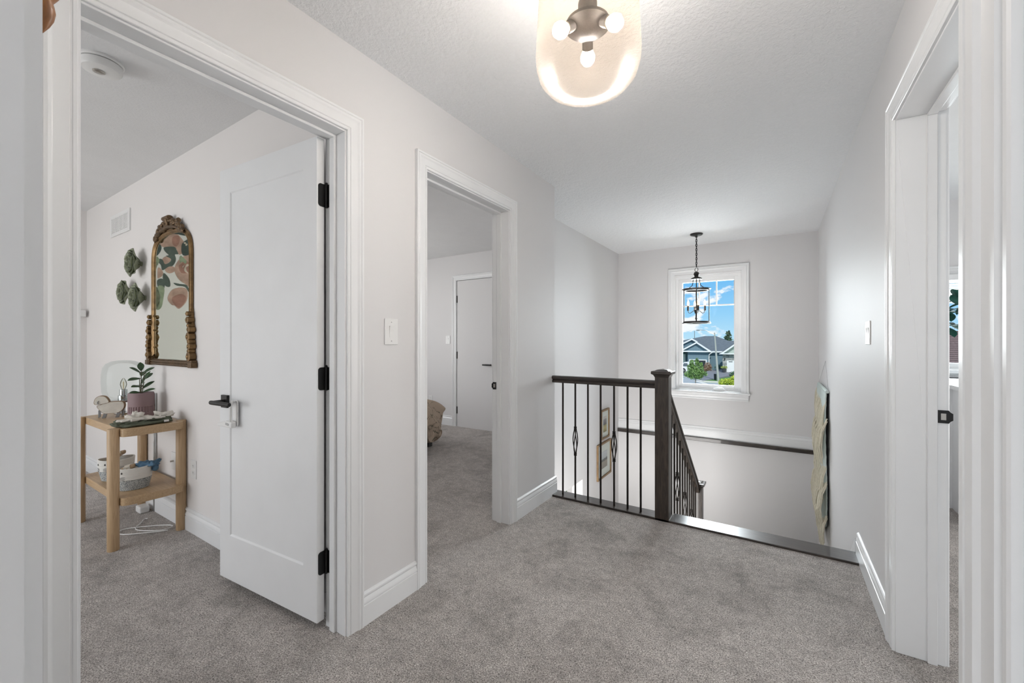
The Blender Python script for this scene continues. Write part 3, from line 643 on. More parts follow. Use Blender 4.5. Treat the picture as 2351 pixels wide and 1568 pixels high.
# wall vent
vt=thing('wall_vent',(-4.51,1.12,2.17),'white louvred air return vent high on the nursery wall','vent')
mb=MB(); ring(mb,PY(1.12,-1),-4.745,-4.275,2.085,2.262,.030,.0,.010); mb.build('vent_frame',M['plate'],vt,bevel=.002)
mb=MB(); mb.box(-4.72,-4.30,1.112,1.119,2.11,2.235); 
mb.build('backing',M['plasticgrey'],vt)
mb=MB()
for k in range(14): 
    z=2.118+.0085*k; mb.prism([(1.113,z),(1.110,z+.004),(1.1105,z+.006),(1.114,z+.002)],lambda a,b,t:(t,a,b),-4.715,-4.305)
for k in range(5): x=-4.715+.0995*k+.006; mb.box(x-.006,x+.006,1.109,1.115,2.115,2.235)
mb.build('louvre_grille',M['plate'],vt)
MURAL={'pink':[[(0.562,2.247),(0.531,2.301),(0.499,2.348),(0.453,2.378),(0.402,2.373),(0.38,2.356),(0.361,2.332),(0.346,2.308),(0.357,2.288),(0.365,2.241),(0.361,2.178),(0.38,2.157),(0.394,2.163),(0.402,2.189),(0.416,2.222),(0.438,2.231),(0.488,2.217),(0.531,2.213)],[(0.534,2.081),(0.517,2.106),(0.488,2.12),(0.463,2.102),(0.467,2.07),(0.496,2.039),(0.513,2.025),(0.531,2.051)],[(0.572,1.978),(0.552,1.986),(0.527,1.946),(0.534,1.905),(0.559,1.88),(0.574,1.882)],[(0.51,1.979),(0.488,2.009),(0.453,2.023),(0.424,2.005),(0.427,1.969),(0.467,1.941),(0.499,1.95)],[(0.409,2.007),(0.402,2.054),(0.38,2.098),(0.342,2.127),(0.324,2.157),(0.282,2.183),(0.278,1.907),(0.38,1.894),(0.416,1.939),(0.427,1.987)],[(0.429,1.987),(0.397,2.088),(0.328,2.16),(0.282,2.18),(0.282,1.836),(0.338,1.848),(0.397,1.895)],[(0.484,1.695),(0.446,1.77),(0.368,1.802),(0.318,1.784),(0.308,1.711),(0.328,1.636),(0.388,1.565),(0.427,1.599),(0.451,1.603),(0.484,1.648)]],'rose':[[(0.445,2.333),(0.394,2.362),(0.38,2.31),(0.409,2.241),(0.445,2.261)],[(0.357,2.079),(0.32,2.099),(0.293,2.071),(0.297,2.011),(0.342,1.999),(0.361,2.042)],[(0.446,1.687),(0.368,1.73),(0.323,1.698),(0.338,1.636),(0.388,1.577),(0.441,1.627)],[(0.388,2.041),(0.308,2.078),(0.293,1.982),(0.368,1.96)]],'dark':[[(0.453,2.376),(0.416,2.411),(0.361,2.437),(0.324,2.436),(0.301,2.419),(0.278,2.387),(0.342,2.373),(0.394,2.375)],[(0.365,2.259),(0.35,2.298),(0.305,2.344),(0.278,2.359),(0.278,2.198),(0.342,2.152),(0.365,2.187)],[(0.6,2.239),(0.562,2.242),(0.541,2.216),(0.545,2.171),(0.572,2.118),(0.6,2.109)]],'grey':[[(0.518,2.211),(0.431,2.233),(0.409,2.201),(0.394,2.161),(0.424,2.151),(0.416,2.114),(0.42,2.073),(0.445,2.024),(0.481,2.01),(0.524,1.968),(0.538,1.975),(0.545,2.018),(0.565,2.045),(0.559,2.081),(0.531,2.077),(0.51,2.032),(0.467,2.065),(0.46,2.098),(0.503,2.122),(0.478,2.135),(0.51,2.169)],[(0.522,1.938),(0.475,1.885),(0.465,1.803),(0.503,1.799),(0.527,1.855)],[(0.577,1.849),(0.541,1.877),(0.511,1.845),(0.522,1.762),(0.568,1.78)],[(0.436,1.843),(0.378,1.838),(0.313,1.827),(0.282,1.726),(0.308,1.772),(0.338,1.812),(0.407,1.816)]],'green':[[(0.577,1.779),(0.517,1.786),(0.527,1.644),(0.541,1.573),(0.568,1.542),(0.582,1.57)],[(0.583,2.103),(0.559,2.077),(0.565,2.036),(0.572,2.013),(0.583,2.012)],[(0.383,2.12),(0.372,2.149),(0.354,2.134),(0.32,2.099),(0.331,2.065),(0.357,2.083),(0.38,2.071)]],'cream':[[(0.346,2.295),(0.331,2.302),(0.324,2.286),(0.342,2.284)],[(0.331,2.275),(0.316,2.292),(0.312,2.279),(0.324,2.265)],[(0.342,2.008),(0.32,2.062),(0.297,2.056),(0.324,2.025),(0.32,1.993),(0.305,1.964),(0.335,1.978)],[(0.357,2.033),(0.331,2.06),(0.342,2.045),(0.354,2.02)]]}
# ================= NURSERY =================
w_=MB(); w_.box(-5.6,-5.48,-2.5,1.24,0,ZC); wnl=struct(w_,'wall_nursery_left',M['nwall'])
MC={'pink':(.50,.33,.27),'rose':(.38,.20,.16),'dark':(.065,.085,.08),'grey':(.10,.125,.11),'green':(.27,.32,.22),'cream':(.62,.52,.44)}
def smoothpoly(L,k=3):
    n=len(L); out=[]
    for i in range(n):
        p0,p1,p2,p3=L[i-1],L[i],L[(i+1)%n],L[(i+2)%n]
        for j in range(k):
            t=j/k; out.append(tuple(.5*((2*b)+(-a+c)*t+(2*a-5*b+4*c-d)*t*t+(-a+3*b-3*c+d)*t**3) for a,b,c,d in zip(p0,p1,p2,p3)))
    return out
for i,k in enumerate(('pink','rose','grey','dark','green','cream')):
    mb=MB()
    for q,L in enumerate(MURAL[k]): mb.prism([(a,b) for a,b in smoothpoly(L)],lambda a,b,t:(t,a,b),-5.4798,-5.479+.0004*i+.00005*q)
    o=mb.build('painted_flowers',pmat('mural '+k,MC[k],.8,var=.22,vscale=14),wnl); part(o,'watercolour floral mural, %s tones'%{'pink':'pink','rose':'rose','grey':'grey green','dark':'near black','green':'olive','cream':'cream'}[k])
# small white bracket on the left wall
mb=MB(); mb.box(-5.48,-5.40,1.03,1.10,1.44,1.50); tag(mb.build('wall_bracket',M['plastic'],bevel=.006,),'small white bracket on the far left nursery wall','bracket')
# ---- mirror ----
M['gold']=pmat('antique gold frame',(.20,.122,.052),.42,metal=.65,bscale=70,bstr=.35,bdist=.002,var=.35,vscale=30)
M['goldd']=pmat('dark antique bronze gilt',(.135,.085,.045),.45,metal=.6,bscale=70,bstr=.4,var=.4,vscale=35)
def mirrormat():
    m,n,l,b=newmat('mirror glass'); b.inputs['Base Color'].default_value=(.80,.86,.77,1); b.inputs['Metallic'].default_value=1; b.inputs['Roughness'].default_value=.015; return m
MX=-3.447; MW=.334
mr=thing('wall_mirror',(MX,1.12,1.05),'tall arched mirror in an antique gold scrollwork frame above the side table','mirror')
def path(off):
    w=MW-off; zb=1.085+off; zs=1.76; hh=.212-off; pts=[(MX-w,zb),(MX-w,1.2),(MX-w,1.4),(MX-w,1.6)]
    for i in range(25):
        a=PI-PI*i/24; e=.72
        cx=math.copysign(abs(math.cos(a))**e,math.cos(a)); sz=abs(math.sin(a))**e
        pts.append((MX+w*cx,zs+hh*sz))
    pts+=[(MX+w,1.6),(MX+w,1.4),(MX+w,1.2),(MX+w,zb)]; return pts
FP=[(0,.0),(0,.012),(.005,.016),(.009,.012),(.012,.012),(.017,.018),(.023,.016),(.028,.011),(.031,.012),(.036,.008),(.036,.0)]
mb=MB(); vs=[];fs=[]; 
rows=[[(a,1.12-.004-t,z) for a,z in path(u)] for u,t in FP]; m_=len(rows[0])
for r_ in rows: vs+=r_
for j in range(len(rows)-1):
    for i in range(m_-1): fs.append((j*m_+i,j*m_+i+1,(j+1)*m_+i+1,(j+1)*m_+i))
mb.add(vs,fs); mb.build('frame',M['gold'],mr,smooth=True,angle=50)
mb=MB(); P_=path(.033); P_[0]=(P_[0][0],1.07); P_[-1]=(P_[-1][0],1.07); mb.prism(P_,PY(1.12,-1),.004,.009); mb.build('mirror_glass',mirrormat(),mr)
# base rail with corner blocks
mb=MB()
for z0,z1,t in ((1.045,1.052,.026),(1.052,1.062,.034),(1.062,1.070,.028),(1.070,1.080,.033),(1.080,1.088,.024)): mb.box(MX-.36,MX+.36,1.12-t*.8,1.118,z0,z1)
for s in (-1,1):
    mb.box(MX+s*.330,MX+s*.385,1.12-.034,1.118,1.043,1.092); mb.box(MX+s*.338,MX+s*.392,1.12-.038,1.118,1.046,1.078)
mb.build('base_rail',M['goldd'],mr,bevel=.003)
def scroll(mb,cx,cz,r,turn,s,th=.011,y=1.098,start=0):
    pts=[]
    for i in range(22):
        t=i/21; a=start+s*turn*2*PI*t; rr=r*(1-.78*t); pts.append((cx+rr*math.cos(a),y-.008*t,cz+rr*math.sin(a)))
    mb.tube(pts,[th*(1-.35*i/21) for i in range(22)],8,flat=1.5)
mb=MB()
for s in (-1,1):
    scroll(mb,MX+s*.165,2.005,.040,1.2,s,.013,start=PI/2 if s>0 else PI/2)
    scroll(mb,MX+s*.085,2.020,.038,1.1,-s,.013,start=-PI/2)
    scroll(mb,MX+s*.225,1.975,.028,1.1,s,.011,start=PI/2)
    for k in range(6): mb.ball((MX+s*(.03+.034*k),1.092,2.040-.0025*k*k),.015,10,6,(1.2,.9,1))
    mb.tube([(MX+s*.25,1.10,1.955),(MX+s*.20,1.092,1.972),(MX+s*.12,1.09,1.985),(MX,1.09,1.992)],[.008,.011,.013,.014],8)
mb.lathe([(.004,2.072),(.020,2.066),(.024,2.052),(.020,2.040),(.012,2.02),(.016,1.99)],(MX,1.092,0),12)
mb.lathe([(.018,-.05),(.020,-.04),(.020,.04),(.018,.05)],(MX,1.088,2.066),12,axis='x')
mb.v=[(x,y,1.972+(z-1.983)*.80-.62*(x-MX)**2) for x,y,z in mb.v]
mb.build('crest_carving',M['goldd'],mr,smooth=True,angle=60)
for s in (-1,1):
    mb=MB()
    for cz,r,o_ in ((1.115,.030,.020),(1.150,.016,.022),(1.180,.022,.026),(1.208,.016,.024),(1.240,.027,.012),(1.285,.020,.022),(1.310,.013,.014),(1.345,.022,.004),(1.385,.015,.0)):
        mb.lathe([(r*.4,1.078),(r,1.082),(r,1.112),(r*.9,1.117)],(MX+s*(MW+o_-.005),0,cz),14,axis='y')
        mb.ball((MX+s*(MW+o_-.005),1.080,cz),r*.5,10,6,(1,.6,1))
    for cz in (1.17,1.29,1.39): mb.ball((MX+s*(MW-.048),1.105,cz),.008,8,6)
    mb.prism([(MX+s*(MW-.01),1.09),(MX+s*(MW+.028),1.09),(MX+s*(MW+.016),1.20),(MX+s*(MW+.018),1.30),(MX+s*(MW+.002),1.42),(MX+s*(MW-.008),1.42)],PY(1.12,-1),.003,.018)
    mb.build('side_scrollwork',M['gold'],mr,smooth=True,angle=50)
# ---- succulent wall flowers ----
def petalmat():
    m,n,l,b=newmat('sage green ceramic petal'); v=coords(n,l)
    t=noise(n,l,v,18,3); r=ramp(n,[(.3,(.20,.225,.14)),(.7,(.31,.335,.23))]); l.new(t.outputs['Fac'],r.inputs['Fac']); l.new(r.outputs['Color'],b.inputs['Base Color']); b.inputs['Roughness'].default_value=.5; return m
M['petal']=petalmat(); M['petal_edge']=pmat('dark petal rim',(.05,.06,.045),.5)
def flower(loc,R,rot,label):
    r=thing('succulent_wall_flower',loc,label,'wall decoration','green succulent wall flowers beside the mirror')
    for (cnt,rad,lift,wid,tilt,a0,nm) in ((6,1.0,.012,1.0,.62,0,'outer_petals'),(5,.88,.016,1.12,.92,.4,'middle_petals'),(5,.74,.022,1.10,1.18,.1,'inner_petals'),(3,.62,.030,.95,1.36,.6,'heart_petals')):
        mb=MB()
        for k in range(cnt):
            a=a0+rot+2*PI*k/cnt; U,V=9,7; g=[]
            ca,sa_=math.cos(a),math.sin(a); L=R*rad*1.05
            for i in range(U):
                u=i/(U-1)
                for j in range(V):
                    v=(j/(V-1)-.5)*2
                    w_=wid*L*(math.sin(PI*min(1,u*.80+.10))**.7)*(1 if u<.95 else .72)*.5*1.25
                    if i==U-1: w_*=.45
                    x_=L*u; y_=v*w_; hh=.50*w_*v*v-.16*L*u**3
                    # tilt outwards
                    px=x_*math.cos(tilt)-hh*math.sin(tilt)+.006; pz=x_*math.sin(tilt)+hh*math.cos(tilt)+lift*.55
                    if tilt>1: px+= .05*R*math.sin(u*PI)
                    g.append((loc[0]+px*ca-y_*sa_, loc[1]-pz-.001, loc[2]+px*sa_+y_*ca))
            mb.add(g,[(i*V+j,i*V+j+1,(i+1)*V+j+1,(i+1)*V+j) for i in range(U-1) for j in range(V-1)])
        o=mb.build(nm,M['petal'],r,smooth=True,angle=180); o.data.materials.append(M['petal_edge'])
        sd=o.modifiers.new('thick','SOLIDIFY'); sd.thickness=.0028; sd.offset=0; sd.material_offset_rim=1
    mb=MB(); mb.lathe([(.018,0),(.018,-.010),(.004,-.018)],loc,12,axis='y'); mb.build('back_boss',M['petal'],r)
    return r
flower((-4.03,1.12,1.795),.108,.2,'sage green succulent wall flower hung highest, left of the arched mirror')
flower((-4.235,1.12,1.590),.100,.9,'sage green succulent wall flower farthest left, low beside the mirror')
flower((-3.955,1.12,1.535),.105,.5,'sage green succulent wall flower lowest and nearest the mirror frame')
# ---- side table ----
TX0,TX1,TY0,TY1=-3.93,-3.235,.782,1.092; TZ=.70
tb=thing('side_table',((TX0+TX1)/2,(TY0+TY1)/2,0),'light oak two-tier side table with rounded ends against the nursery wall','side table')
def ttop(z0,z1,nm):
    P=[]; xr=TX1+.005; xl=TX0-.005; y0=TY0+.012; y1=TY1+.005; ym=(y0+y1)/2; hy=(y1-y0)/2
    # straight long sides, bulged rounded short ends
    for i in range(25):
        a=-PI/2+PI*i/24; c_,s_=math.cos(a),math.sin(a); P.append((xr+.010+.052*(c_**.55 if c_>0 else 0),ym+hy*math.copysign(abs(s_)**.62,s_)*1.0))
    for i in range(25):
        a=PI/2+PI*i/24; c_,s_=math.cos(a),math.sin(a); P.append((xl-.010-.052*(abs(c_)**.55 if c_<0 else 0),ym+hy*math.copysign(abs(s_)**.62,s_)))
    mb=MB(); mb.prism(P,lambda a,b,t:(a,b,t),z0,z1); return mb.build(nm,M['oakh'],tb,bevel=.002)
ttop(TZ-.045,TZ,'table_top'); ttop(.255,.30,'lower_shelf')
for x,y in ((TX0,TY0),(TX1,TY0),(TX0,TY1),(TX1,TY1)):
    mb=MB(); yy=y-.012 if y==TY0 else y+.002; mb.lathe([(.0265,0),(.0275,.003),(.0275,TZ+.002),(.026,TZ+.004)],(x,yy,0),24); mb.build('leg',M['oak'],tb,smooth=True,angle=40)
# ---- objects on table ----
def fbm(x,y,z,s):
    from mathutils import noise as N
    return N.fractal(Vector((x+s*3.1,y-s*1.7,z+s)),1.0,2.0,3)
def lump(mb,c,sz,rot=0,amp=.1,freq=8,seed=1,e=.5,nu=40,nv=20,flatb=True):
    vs=[];fs=[]
    cr,sr=math.cos(rot),math.sin(rot)
    for j in range(nv+1):
        ph=-PI/2+PI*j/nv
        for i in range(nu):
            th=2*PI*i/nu
            f=lambda v,q: math.copysign(abs(v)**q,v)
            x=f(math.cos(ph),e)*f(math.cos(th),e); y=f(math.cos(ph),e)*f(math.sin(th),e); z=f(math.sin(ph),e)
            X,Y,Z=x*sz[0],y*sz[1],z*sz[2]
            d=fbm(X*freq,Y*freq,Z*freq,seed)*amp
            k=1+d*.3
            X,Y=X*k,Y*k; Z=Z+d*sz[2]*(1 if z>-.2 else .1)
            if flatb: Z=max(Z,-sz[2])
            vs.append((c[0]+X*cr-Y*sr,c[1]+X*sr+Y*cr,c[2]+Z))
    for j in range(nv):
        for i in range(nu): fs.append((j*nu+i,j*nu+(i+1)%nu,(j+1)*nu+(i+1)%nu,(j+1)*nu+i))
    return mb.add(vs,fs)
M['chrome']=pmat('chrome',(.62,.64,.65),.12,metal=1)
lp=thing('glass_table_lamp',(-3.90,.982,TZ),'clear glass globe table lamp with chrome base at the back of the oak table','table lamp')
g0=(-3.90,.982)
mb=MB(); mb.lathe([(.030,.790),(.060,.792),(.088,.802),(.104,.825),(.112,.860),(.115,.920),(.114,.980),(.108,1.025),(.092,1.054),(.062,1.070),(.03,1.076),(.001,1.077)],(*g0,0),56,cap=False); mb.build('glass_globe',thin_glass('clear globe glass',(.945,.972,.968),.35,.03,(.8,.92,.90)),lp,smooth=True,angle=80)
mb=MB(); mb.lathe([(.05,.701),(.05,.708),(.02,.712),(.012,.72),(.012,.775),(.06,.783),(.072,.787),(.072,.797),(.05,.80),(.018,.802)],(*g0,0),40); mb.build('chrome_base',M['chrome'],lp,smooth=True,angle=35)
mb=MB(); mb.lathe([(.020,.80),(.030,.802),(.030,.828),(.022,.832),(.022,.870),(.014,.873)],(*g0,0),24); mb.build('socket',M['chrome'],lp,smooth=True,angle=35)
mb=MB(); mb.lathe([(.009,.872),(.015,.888),(.019,.905),(.016,.925),(.008,.944),(.002,.952)],(*g0,0),20); mb.build('bulb',thin_glass('bulb glass',(.95,.95,.92),1.2,.06,(.9,.85,.7)),lp,smooth=True)
mb=MB(); mb.tube([(g0[0],g0[1],.875),(g0[0]+.004,g0[1],.90),(g0[0]-.003,g0[1],.915),(g0[0],g0[1],.925)],.002,6); mb.build('filament',pmat('filament',(.7,.5,.2),.4),lp)
# wooden sheep
SO=Vector((-3.745,.872,TZ)); su=Vector((.45,.893,0)); sn=Vector((.893,-.45,0))
k_=.00040; kv=.00049
def SH(a,b,t): 
    p=SO+su*((a-225)*k_)+sn*t; return (p.x,p.y,TZ+(405-b)*kv)
sh=thing('wooden_sheep',tuple(SO),'small whitewashed wooden sheep with bark edges and pewter legs standing on the oak table','figurine')
M['whitewood']=pmat('whitewashed wood',(.70,.67,.60),.8,bscale=60,bstr=.4,var=.08,vscale=30); M['bark']=pmat('bark',(.30,.20,.12),.9,bscale=60,bstr=.6,var=.25,vscale=40)
M['pewter']=pmat('pewter metal',(.30,.31,.32),.35,metal=.9)
body=smoothpoly([(70,240),(120,218),(200,190),(300,184),(385,188),(412,225),(405,285),(345,335),(240,345),(160,342),(115,305)],3)
mb=MB(); mb.prism(body,SH,-.036,0); mb.build('body',M['bark'],sh)
mb=MB(); mb.prism([(240+(a-240)*.96,265+(b-265)*.95) for a,b in body],SH,0,.0015); part(mb.build('body_face',M['whitewood'],sh),'whitewashed front face')
hd=smoothpoly([(40,200),(50,140),(95,102),(165,105),(205,140),(225,190),(190,200),(140,212),(75,218)],3)
mb=MB(); mb.prism(hd,SH,-.030,.004); hh_=mb.build('head',M['bark'],sh)
mb=MB(); mb.prism([(130+(a-130)*.93,162+(b-162)*.92) for a,b in hd],SH,.004,.0055); mb.build('head_face',M['whitewood'],hh_)
mb=MB(); mb.tube([SH(100,165,.006),SH(88,175,.008),SH(86,200,.009),SH(98,205,.008)],.0022,6); mb.build('ear_wire',M['pewter'],hh_)
for a,t in ((165,-.004),(330,-.004),(80,-.030),(370,-.030)):
    mb=MB(); mb.prism([(a-10,335),(a+32,335),(a+8,405),(a-36,405)] if t>-.01 else [(a-8,300),(a+18,300),(a+18,390),(a-8,405)],SH,t-.012,t); mb.build('leg',M['pewter'],sh)
# potted plant
PP=(-3.615,1.0)
pl_=thing('potted_plant',(*PP,TZ),'small rubber plant with dark glossy leaves in a mauve grooved pot on the oak table','potted plant')
M['mauve']=pmat('mauve matte ceramic',(.27,.185,.195),.6)
mb=MB(); seg=120; zs=[TZ,TZ+.004,TZ+.034,TZ+.036,TZ+.074,TZ+.076,TZ+.160,TZ+.166]; R0=.068
vs=[];fs=[]
for j,z in enumerate(zs):
    for i in range(seg):
        r=R0-.004*(1 if j in (3,4) and (i%4 in (0,1)) else 0)-(.003 if j in (0,7) else 0); a=2*PI*i/seg; vs.append((PP[0]+r*math.cos(a),PP[1]+r*math.sin(a),z))
for i in range(seg): a=2*PI*i/seg; vs.append((PP[0]+.060*math.cos(a),PP[1]+.060*math.sin(a),TZ+.166))
for i in range(seg): a=2*PI*i/seg; vs.append((PP[0]+.058*math.cos(a),PP[1]+.058*math.sin(a),TZ+.14))
for j in range(len(zs)+1):
    for i in range(seg): fs.append((j*seg+i,j*seg+(i+1)%seg,(j+1)*seg+(i+1)%seg,(j+1)*seg+i))
fs.append(tuple(range(seg-1,-1,-1))); mb.add(vs,fs); mb.build('pot',M['mauve'],pl_)
mb=MB(); lump(mb,(*PP,TZ+.145),(.056,.056,.010),0,.3,60,3,.9,24,8); mb.build('soil',pmat('soil',(.03,.022,.015),.95,bscale=150,bstr=1),pl_,smooth=True)
M['leaf']=pmat('dark green glossy leaf',(.035,.085,.03),.28,var=.25,vscale=25,spec=.6)
M['twig']=pmat('plant stem',(.10,.085,.045),.7)
def leafmesh(mb,base,tip,width,droop=.1,nrm_=Vector((0,0,1))):
    b=Vector(base); t=Vector(tip); d=t-b; L=d.length; d.normalize(); s=d.cross(nrm_); 
    if s.length<.05: s=Vector((1,0,0))
    s.normalize(); u=s.cross(d).normalized(); g=[];U,V=9,5
    for i in range(U):
        q=i/(U-1); w=width*.5*(math.sin(PI*q**1.25*.98+.03))**.75 if 0<q<1 else .0015
        for j in range(V):
            v=(j/(V-1)-.5)*2; p=b+d*L*q+s*v*w+u*(abs(v)*w*.28-droop*L*q*q*1.0+droop*L*q*.6); g.append(p)
    mb.add(g,[(i*V+j,i*V+j+1,(i+1)*V+j+1,(i+1)*V+j) for i in range(U-1) for j in range(V-1)])
view=Vector((-.963,.27,0)); rt=Vector((.27,.963,0))
stems=[(0,0,.175),(.018,.01,.15),(-.012,-.006,.12)]
for dx_,dy_,h_ in stems:
    mb=MB(); mb.tube([(PP[0]+dx_*.3,PP[1]+dy_*.3,TZ+.145),(PP[0]+dx_*.8,PP[1]+dy_*.8,TZ+.145+h_*.55),(PP[0]+dx_,PP[1]+dy_,TZ+.145+h_)],[.003,.0026,.0018],6); mb.build('stem',M['twig'],pl_,smooth=True)
top=TZ+.145
for (ru,rz0,tu,tz,fw,w_) in ((0,.165,-.006,.235,.01,.046),(0,.15,-.072,.205,.02,.040),(.005,.145,.085,.200,.01,.040),(0,.115,-.085,.120,.03,.048),(.004,.10,.075,.160,-.03,.046),(0,.075,.055,.175,.03,.040),(-.004,.06,-.062,.075,.035,.046),(0,.04,.085,.105,.0,.040),(.004,.02,.090,.055,.03,.040),(-.004,.02,-.075,.035,.02,.042),(0,.08,.01,.10,.07,.040),(0,.13,.02,.17,-.07,.045),(0,.05,-.02,.08,-.08,.045)):
    b_=Vector((PP[0],PP[1],top+rz0))+rt*ru*.7; e_=Vector((PP[0],PP[1],top+tz-.01))+rt*tu*.78-view*fw
    mb=MB(); leafmesh(mb,b_,e_,w_*.8,.12,Vector((.45,-.15,.9))); o=mb.build('leaf',M['leaf'],pl_,smooth=True,angle=180); sd=o.modifiers.new('t','SOLIDIFY'); sd.thickness=.001
# folded clothes
M['olive']=pmat('olive green cotton',(.10,.115,.08),.9,bscale=55,bstr=.9,bdist=.006,var=.15,vscale=30)
M['babywhite']=pmat('cream dotted cotton',(.72,.68,.62),.9,bscale=45,bstr=.7,bdist=.006,var=.06,vscale=60)
gx=thing('folded_garment',(-3.285,.92,TZ),'folded olive green garment with small white tag on the oak table edge','clothing')
mb=MB(); lump(mb,(-3.285,.925,TZ+.0125),(.072,.132,.011),.06,.7,22,4,.45,64,16); lump(mb,(-3.29,.985,TZ+.028),(.060,.065,.010),.1,1.0,26,8,.5,48,14); lump(mb,(-3.29,.86,TZ+.025),(.062,.080,.008),-.1,1.0,26,5,.5,48,14)
mb.build('cloth',M['olive'],gx,smooth=True,angle=180)
mb=MB(); mb.cb((-3.2095,1.01,TZ+.016),(.003,.024,.012)); part(mb.build('care_tag',M['plastic'],gx),'small white sewn tag')
mb=MB()
lump(mb,(-3.30,.945,TZ+.037),(.058,.105,.008),.15,1.6,24,11,.6,64,16,False)
lump(mb,(-3.325,.885,TZ+.050),(.035,.040,.014),.6,1.6,34,12,.8,40,14,False); lump(mb,(-3.30,1.03,TZ+.046),(.038,.040,.010),.3,1.7,34,14,.7,40,14,False)
lump(mb,(-3.275,.83,TZ+.036),(.026,.040,.006),.2,1.5,34,16,.7,40,12,False)
tag(mb.build('baby_garment',M['babywhite'],smooth=True,angle=180),'crumpled cream baby garment lying on top of the folded olive cloth','clothing')
# baskets on shelf
def basket(cx,cy,label,rot):
    r=thing('rope_basket',(cx,cy,.30),label,'basket','rope baskets on the lower shelf',rz=0)
    def ob(z0,z1,n_,r0,r1,name,mat,inner=False):
        mb=MB(); prof=[]
        for i in range(n_):
            for k in range(4):
                t=(i+k/4)/n_; z=z0+(z1-z0)*t; rr=r0+(r1-r0)*t+.0022*math.sin(PI*(k+.5)/4); prof.append((rr,z))
        if inner: prof+=[(r1-.002,z1),(r1-.007,z1-.002),(r1-.010,z0+.004),(.001,z0+.002)]
        seg=48; b=len(mb.v); mb.lathe(prof,(0,0,0),seg,cap=not inner)
        for i in range(len(mb.v)):
            x,y,z=mb.v[i]; a=math.atan2(y,x)
            zz=z
            if z>.43: zz=z+.012*abs(math.cos(a))**4*(z-.43)/.014
            x*=1.10; y*=.86; mb.v[i]=(cx+x*math.cos(rot)-y*math.sin(rot),cy+x*math.sin(rot)+y*math.cos(rot),zz)
        return mb.build(name,mat,r,smooth=True,angle=70)
    ob(.301,.365,8,.064,.077,'grey_lower_band',M['rope_grey']); ob(.365,.437,8,.077,.082,'cream_upper_band',M['rope'],True)
    # face: eye and whiskers towards the viewer's left
    fa=rot+math.radians(-140); mb=MB()
    def F(a,z,o=.0035): 
        aa=a-rot; rr=.080+.004*(z-.40)/.04+o; x=rr*math.cos(aa)*1.10; y=rr*math.sin(aa)*.86; return (cx+x*math.cos(rot)-y*math.sin(rot),cy+x*math.sin(rot)+y*math.cos(rot),z)
    for s in (-1,1):
        mb=MB(); mb.ball(F(fa+s*.30,.412,.0002),.0042,8,6,(1,1,1.5)); mb.build('cat_eye',M['slot'],r)
        for k in range(3):
            mb=MB(); mb.tube([F(fa+s*(.18),.384-.006*k),F(fa+s*.33,.388-.008*k),F(fa+s*.48,.386-.011*k)],.0012,5); mb.build('whisker',M['slot'],r)
    return r
def speckle():
    m,n,l,b=newmat('grey speckled rope'); v=coords(n,l); t=noise(n,l,v,260,2); r=ramp(n,[(.42,(.16,.18,.19)),(.56,(.55,.57,.56))]); l.new(t.outputs['Fac'],r.inputs['Fac']); l.new(r.outputs['Color'],b.inputs['Base Color']); b.inputs['Roughness'].default_value=.9; return m
M['rope_grey']=speckle()
basket(-3.365,.895,'cream and grey cat-face rope basket in front, holding a blue cloth',math.radians(70))
basket(-3.69,.895,'cream and grey cat-face rope basket farther back, partly behind the table leg',math.radians(70))
M['kraft']=pmat('kraft paper',(.42,.30,.19),.85); M['paper']=pmat('printed white paper',(.72,.68,.60),.8)
def sockpack(c,rot,tilt,label):
    r=thing('sock_bundle',c,label,'socks'); R_=Matrix.Translation(c)@Matrix.Rotation(rot,4,'Z')@Matrix.Rotation(tilt,4,'Y')
    mb=MB(); lump(mb,(0,0,0),(.038,.026,.011),0,.5,40,int(c[1]*100),.6,32,12,False); xf(mb,R_); mb.build('socks',M['kraft'],r,smooth=True)
    mb=MB(); mb.box(-.015,.015,-.0275,.0275,-.013,.0135); xf(mb,R_); mb.build('paper_band',M['paper'],r,bevel=.002)
sockpack((-3.36,.865,.432),1.2,-.25,'tan sock bundle with white paper band in the front cat basket')
sockpack((-3.69,.88,.440),1.3,-.45,'tan sock bundle with white paper band in the rear cat basket')
sockpack((-3.71,.91,.455),1.3,-.35,'brown sock bundle leaning behind another in the rear cat basket')
mb=MB(); lump(mb,(-3.335,.955,.440),(.055,.038,.014),1.0,1.5,40,21,.7,48,16,False); lump(mb,(-3.315,.985,.420),(.020,.020,.028),.2,1.2,40,22,.8,32,14,False)
for v_ in [0]: pass
tag(mb.build('blue_cloth',pmat('dusty blue cloth',(.10,.20,.31),.9,bscale=60,bstr=.8,bdist=.005,var=.15,vscale=40),smooth=True,angle=180),'dusty blue cloth spilling over the rim of the front basket','cloth')
# pole, adapter, cable behind table
mb=MB(); mb.lathe([(.010,0),(.009,.02),(.009,.84),(.004,.845)],(-3.735,1.1085,0),24); tag(mb.build('chrome_pole',M['chrome'],smooth=True,angle=35),'slim chrome pole standing behind the oak side table','pole')
mb=MB(); mb.box(-3.84,-3.75,1.03,1.085,0,.045); tag(mb.build('power_adapter',M['plastic'],bevel=.008),'white power adapter on the carpet under the oak table','adapter')
mb=MB(); cable=[(-3.60,1.03,.012),(-3.55,.98,.006),(-3.46,.93,.006),(-3.36,.97,.006),(-3.30,1.03,.006),(-3.33,1.08,.006),(-3.42,1.02,.006),(-3.52,.90,.006),(-3.50,.86,.006),(-3.44,.86,.006),(-3.36,.93,.006),(-3.28,1.06,.006)]
cable=[(c_[0],c_[1],.006) if i else c_ for i,c_ in enumerate(smoothpoly([(a,b) for a,b,_ in cable],4)[:-4])]; cable=[(p[0],p[1],.006) for p in cable]
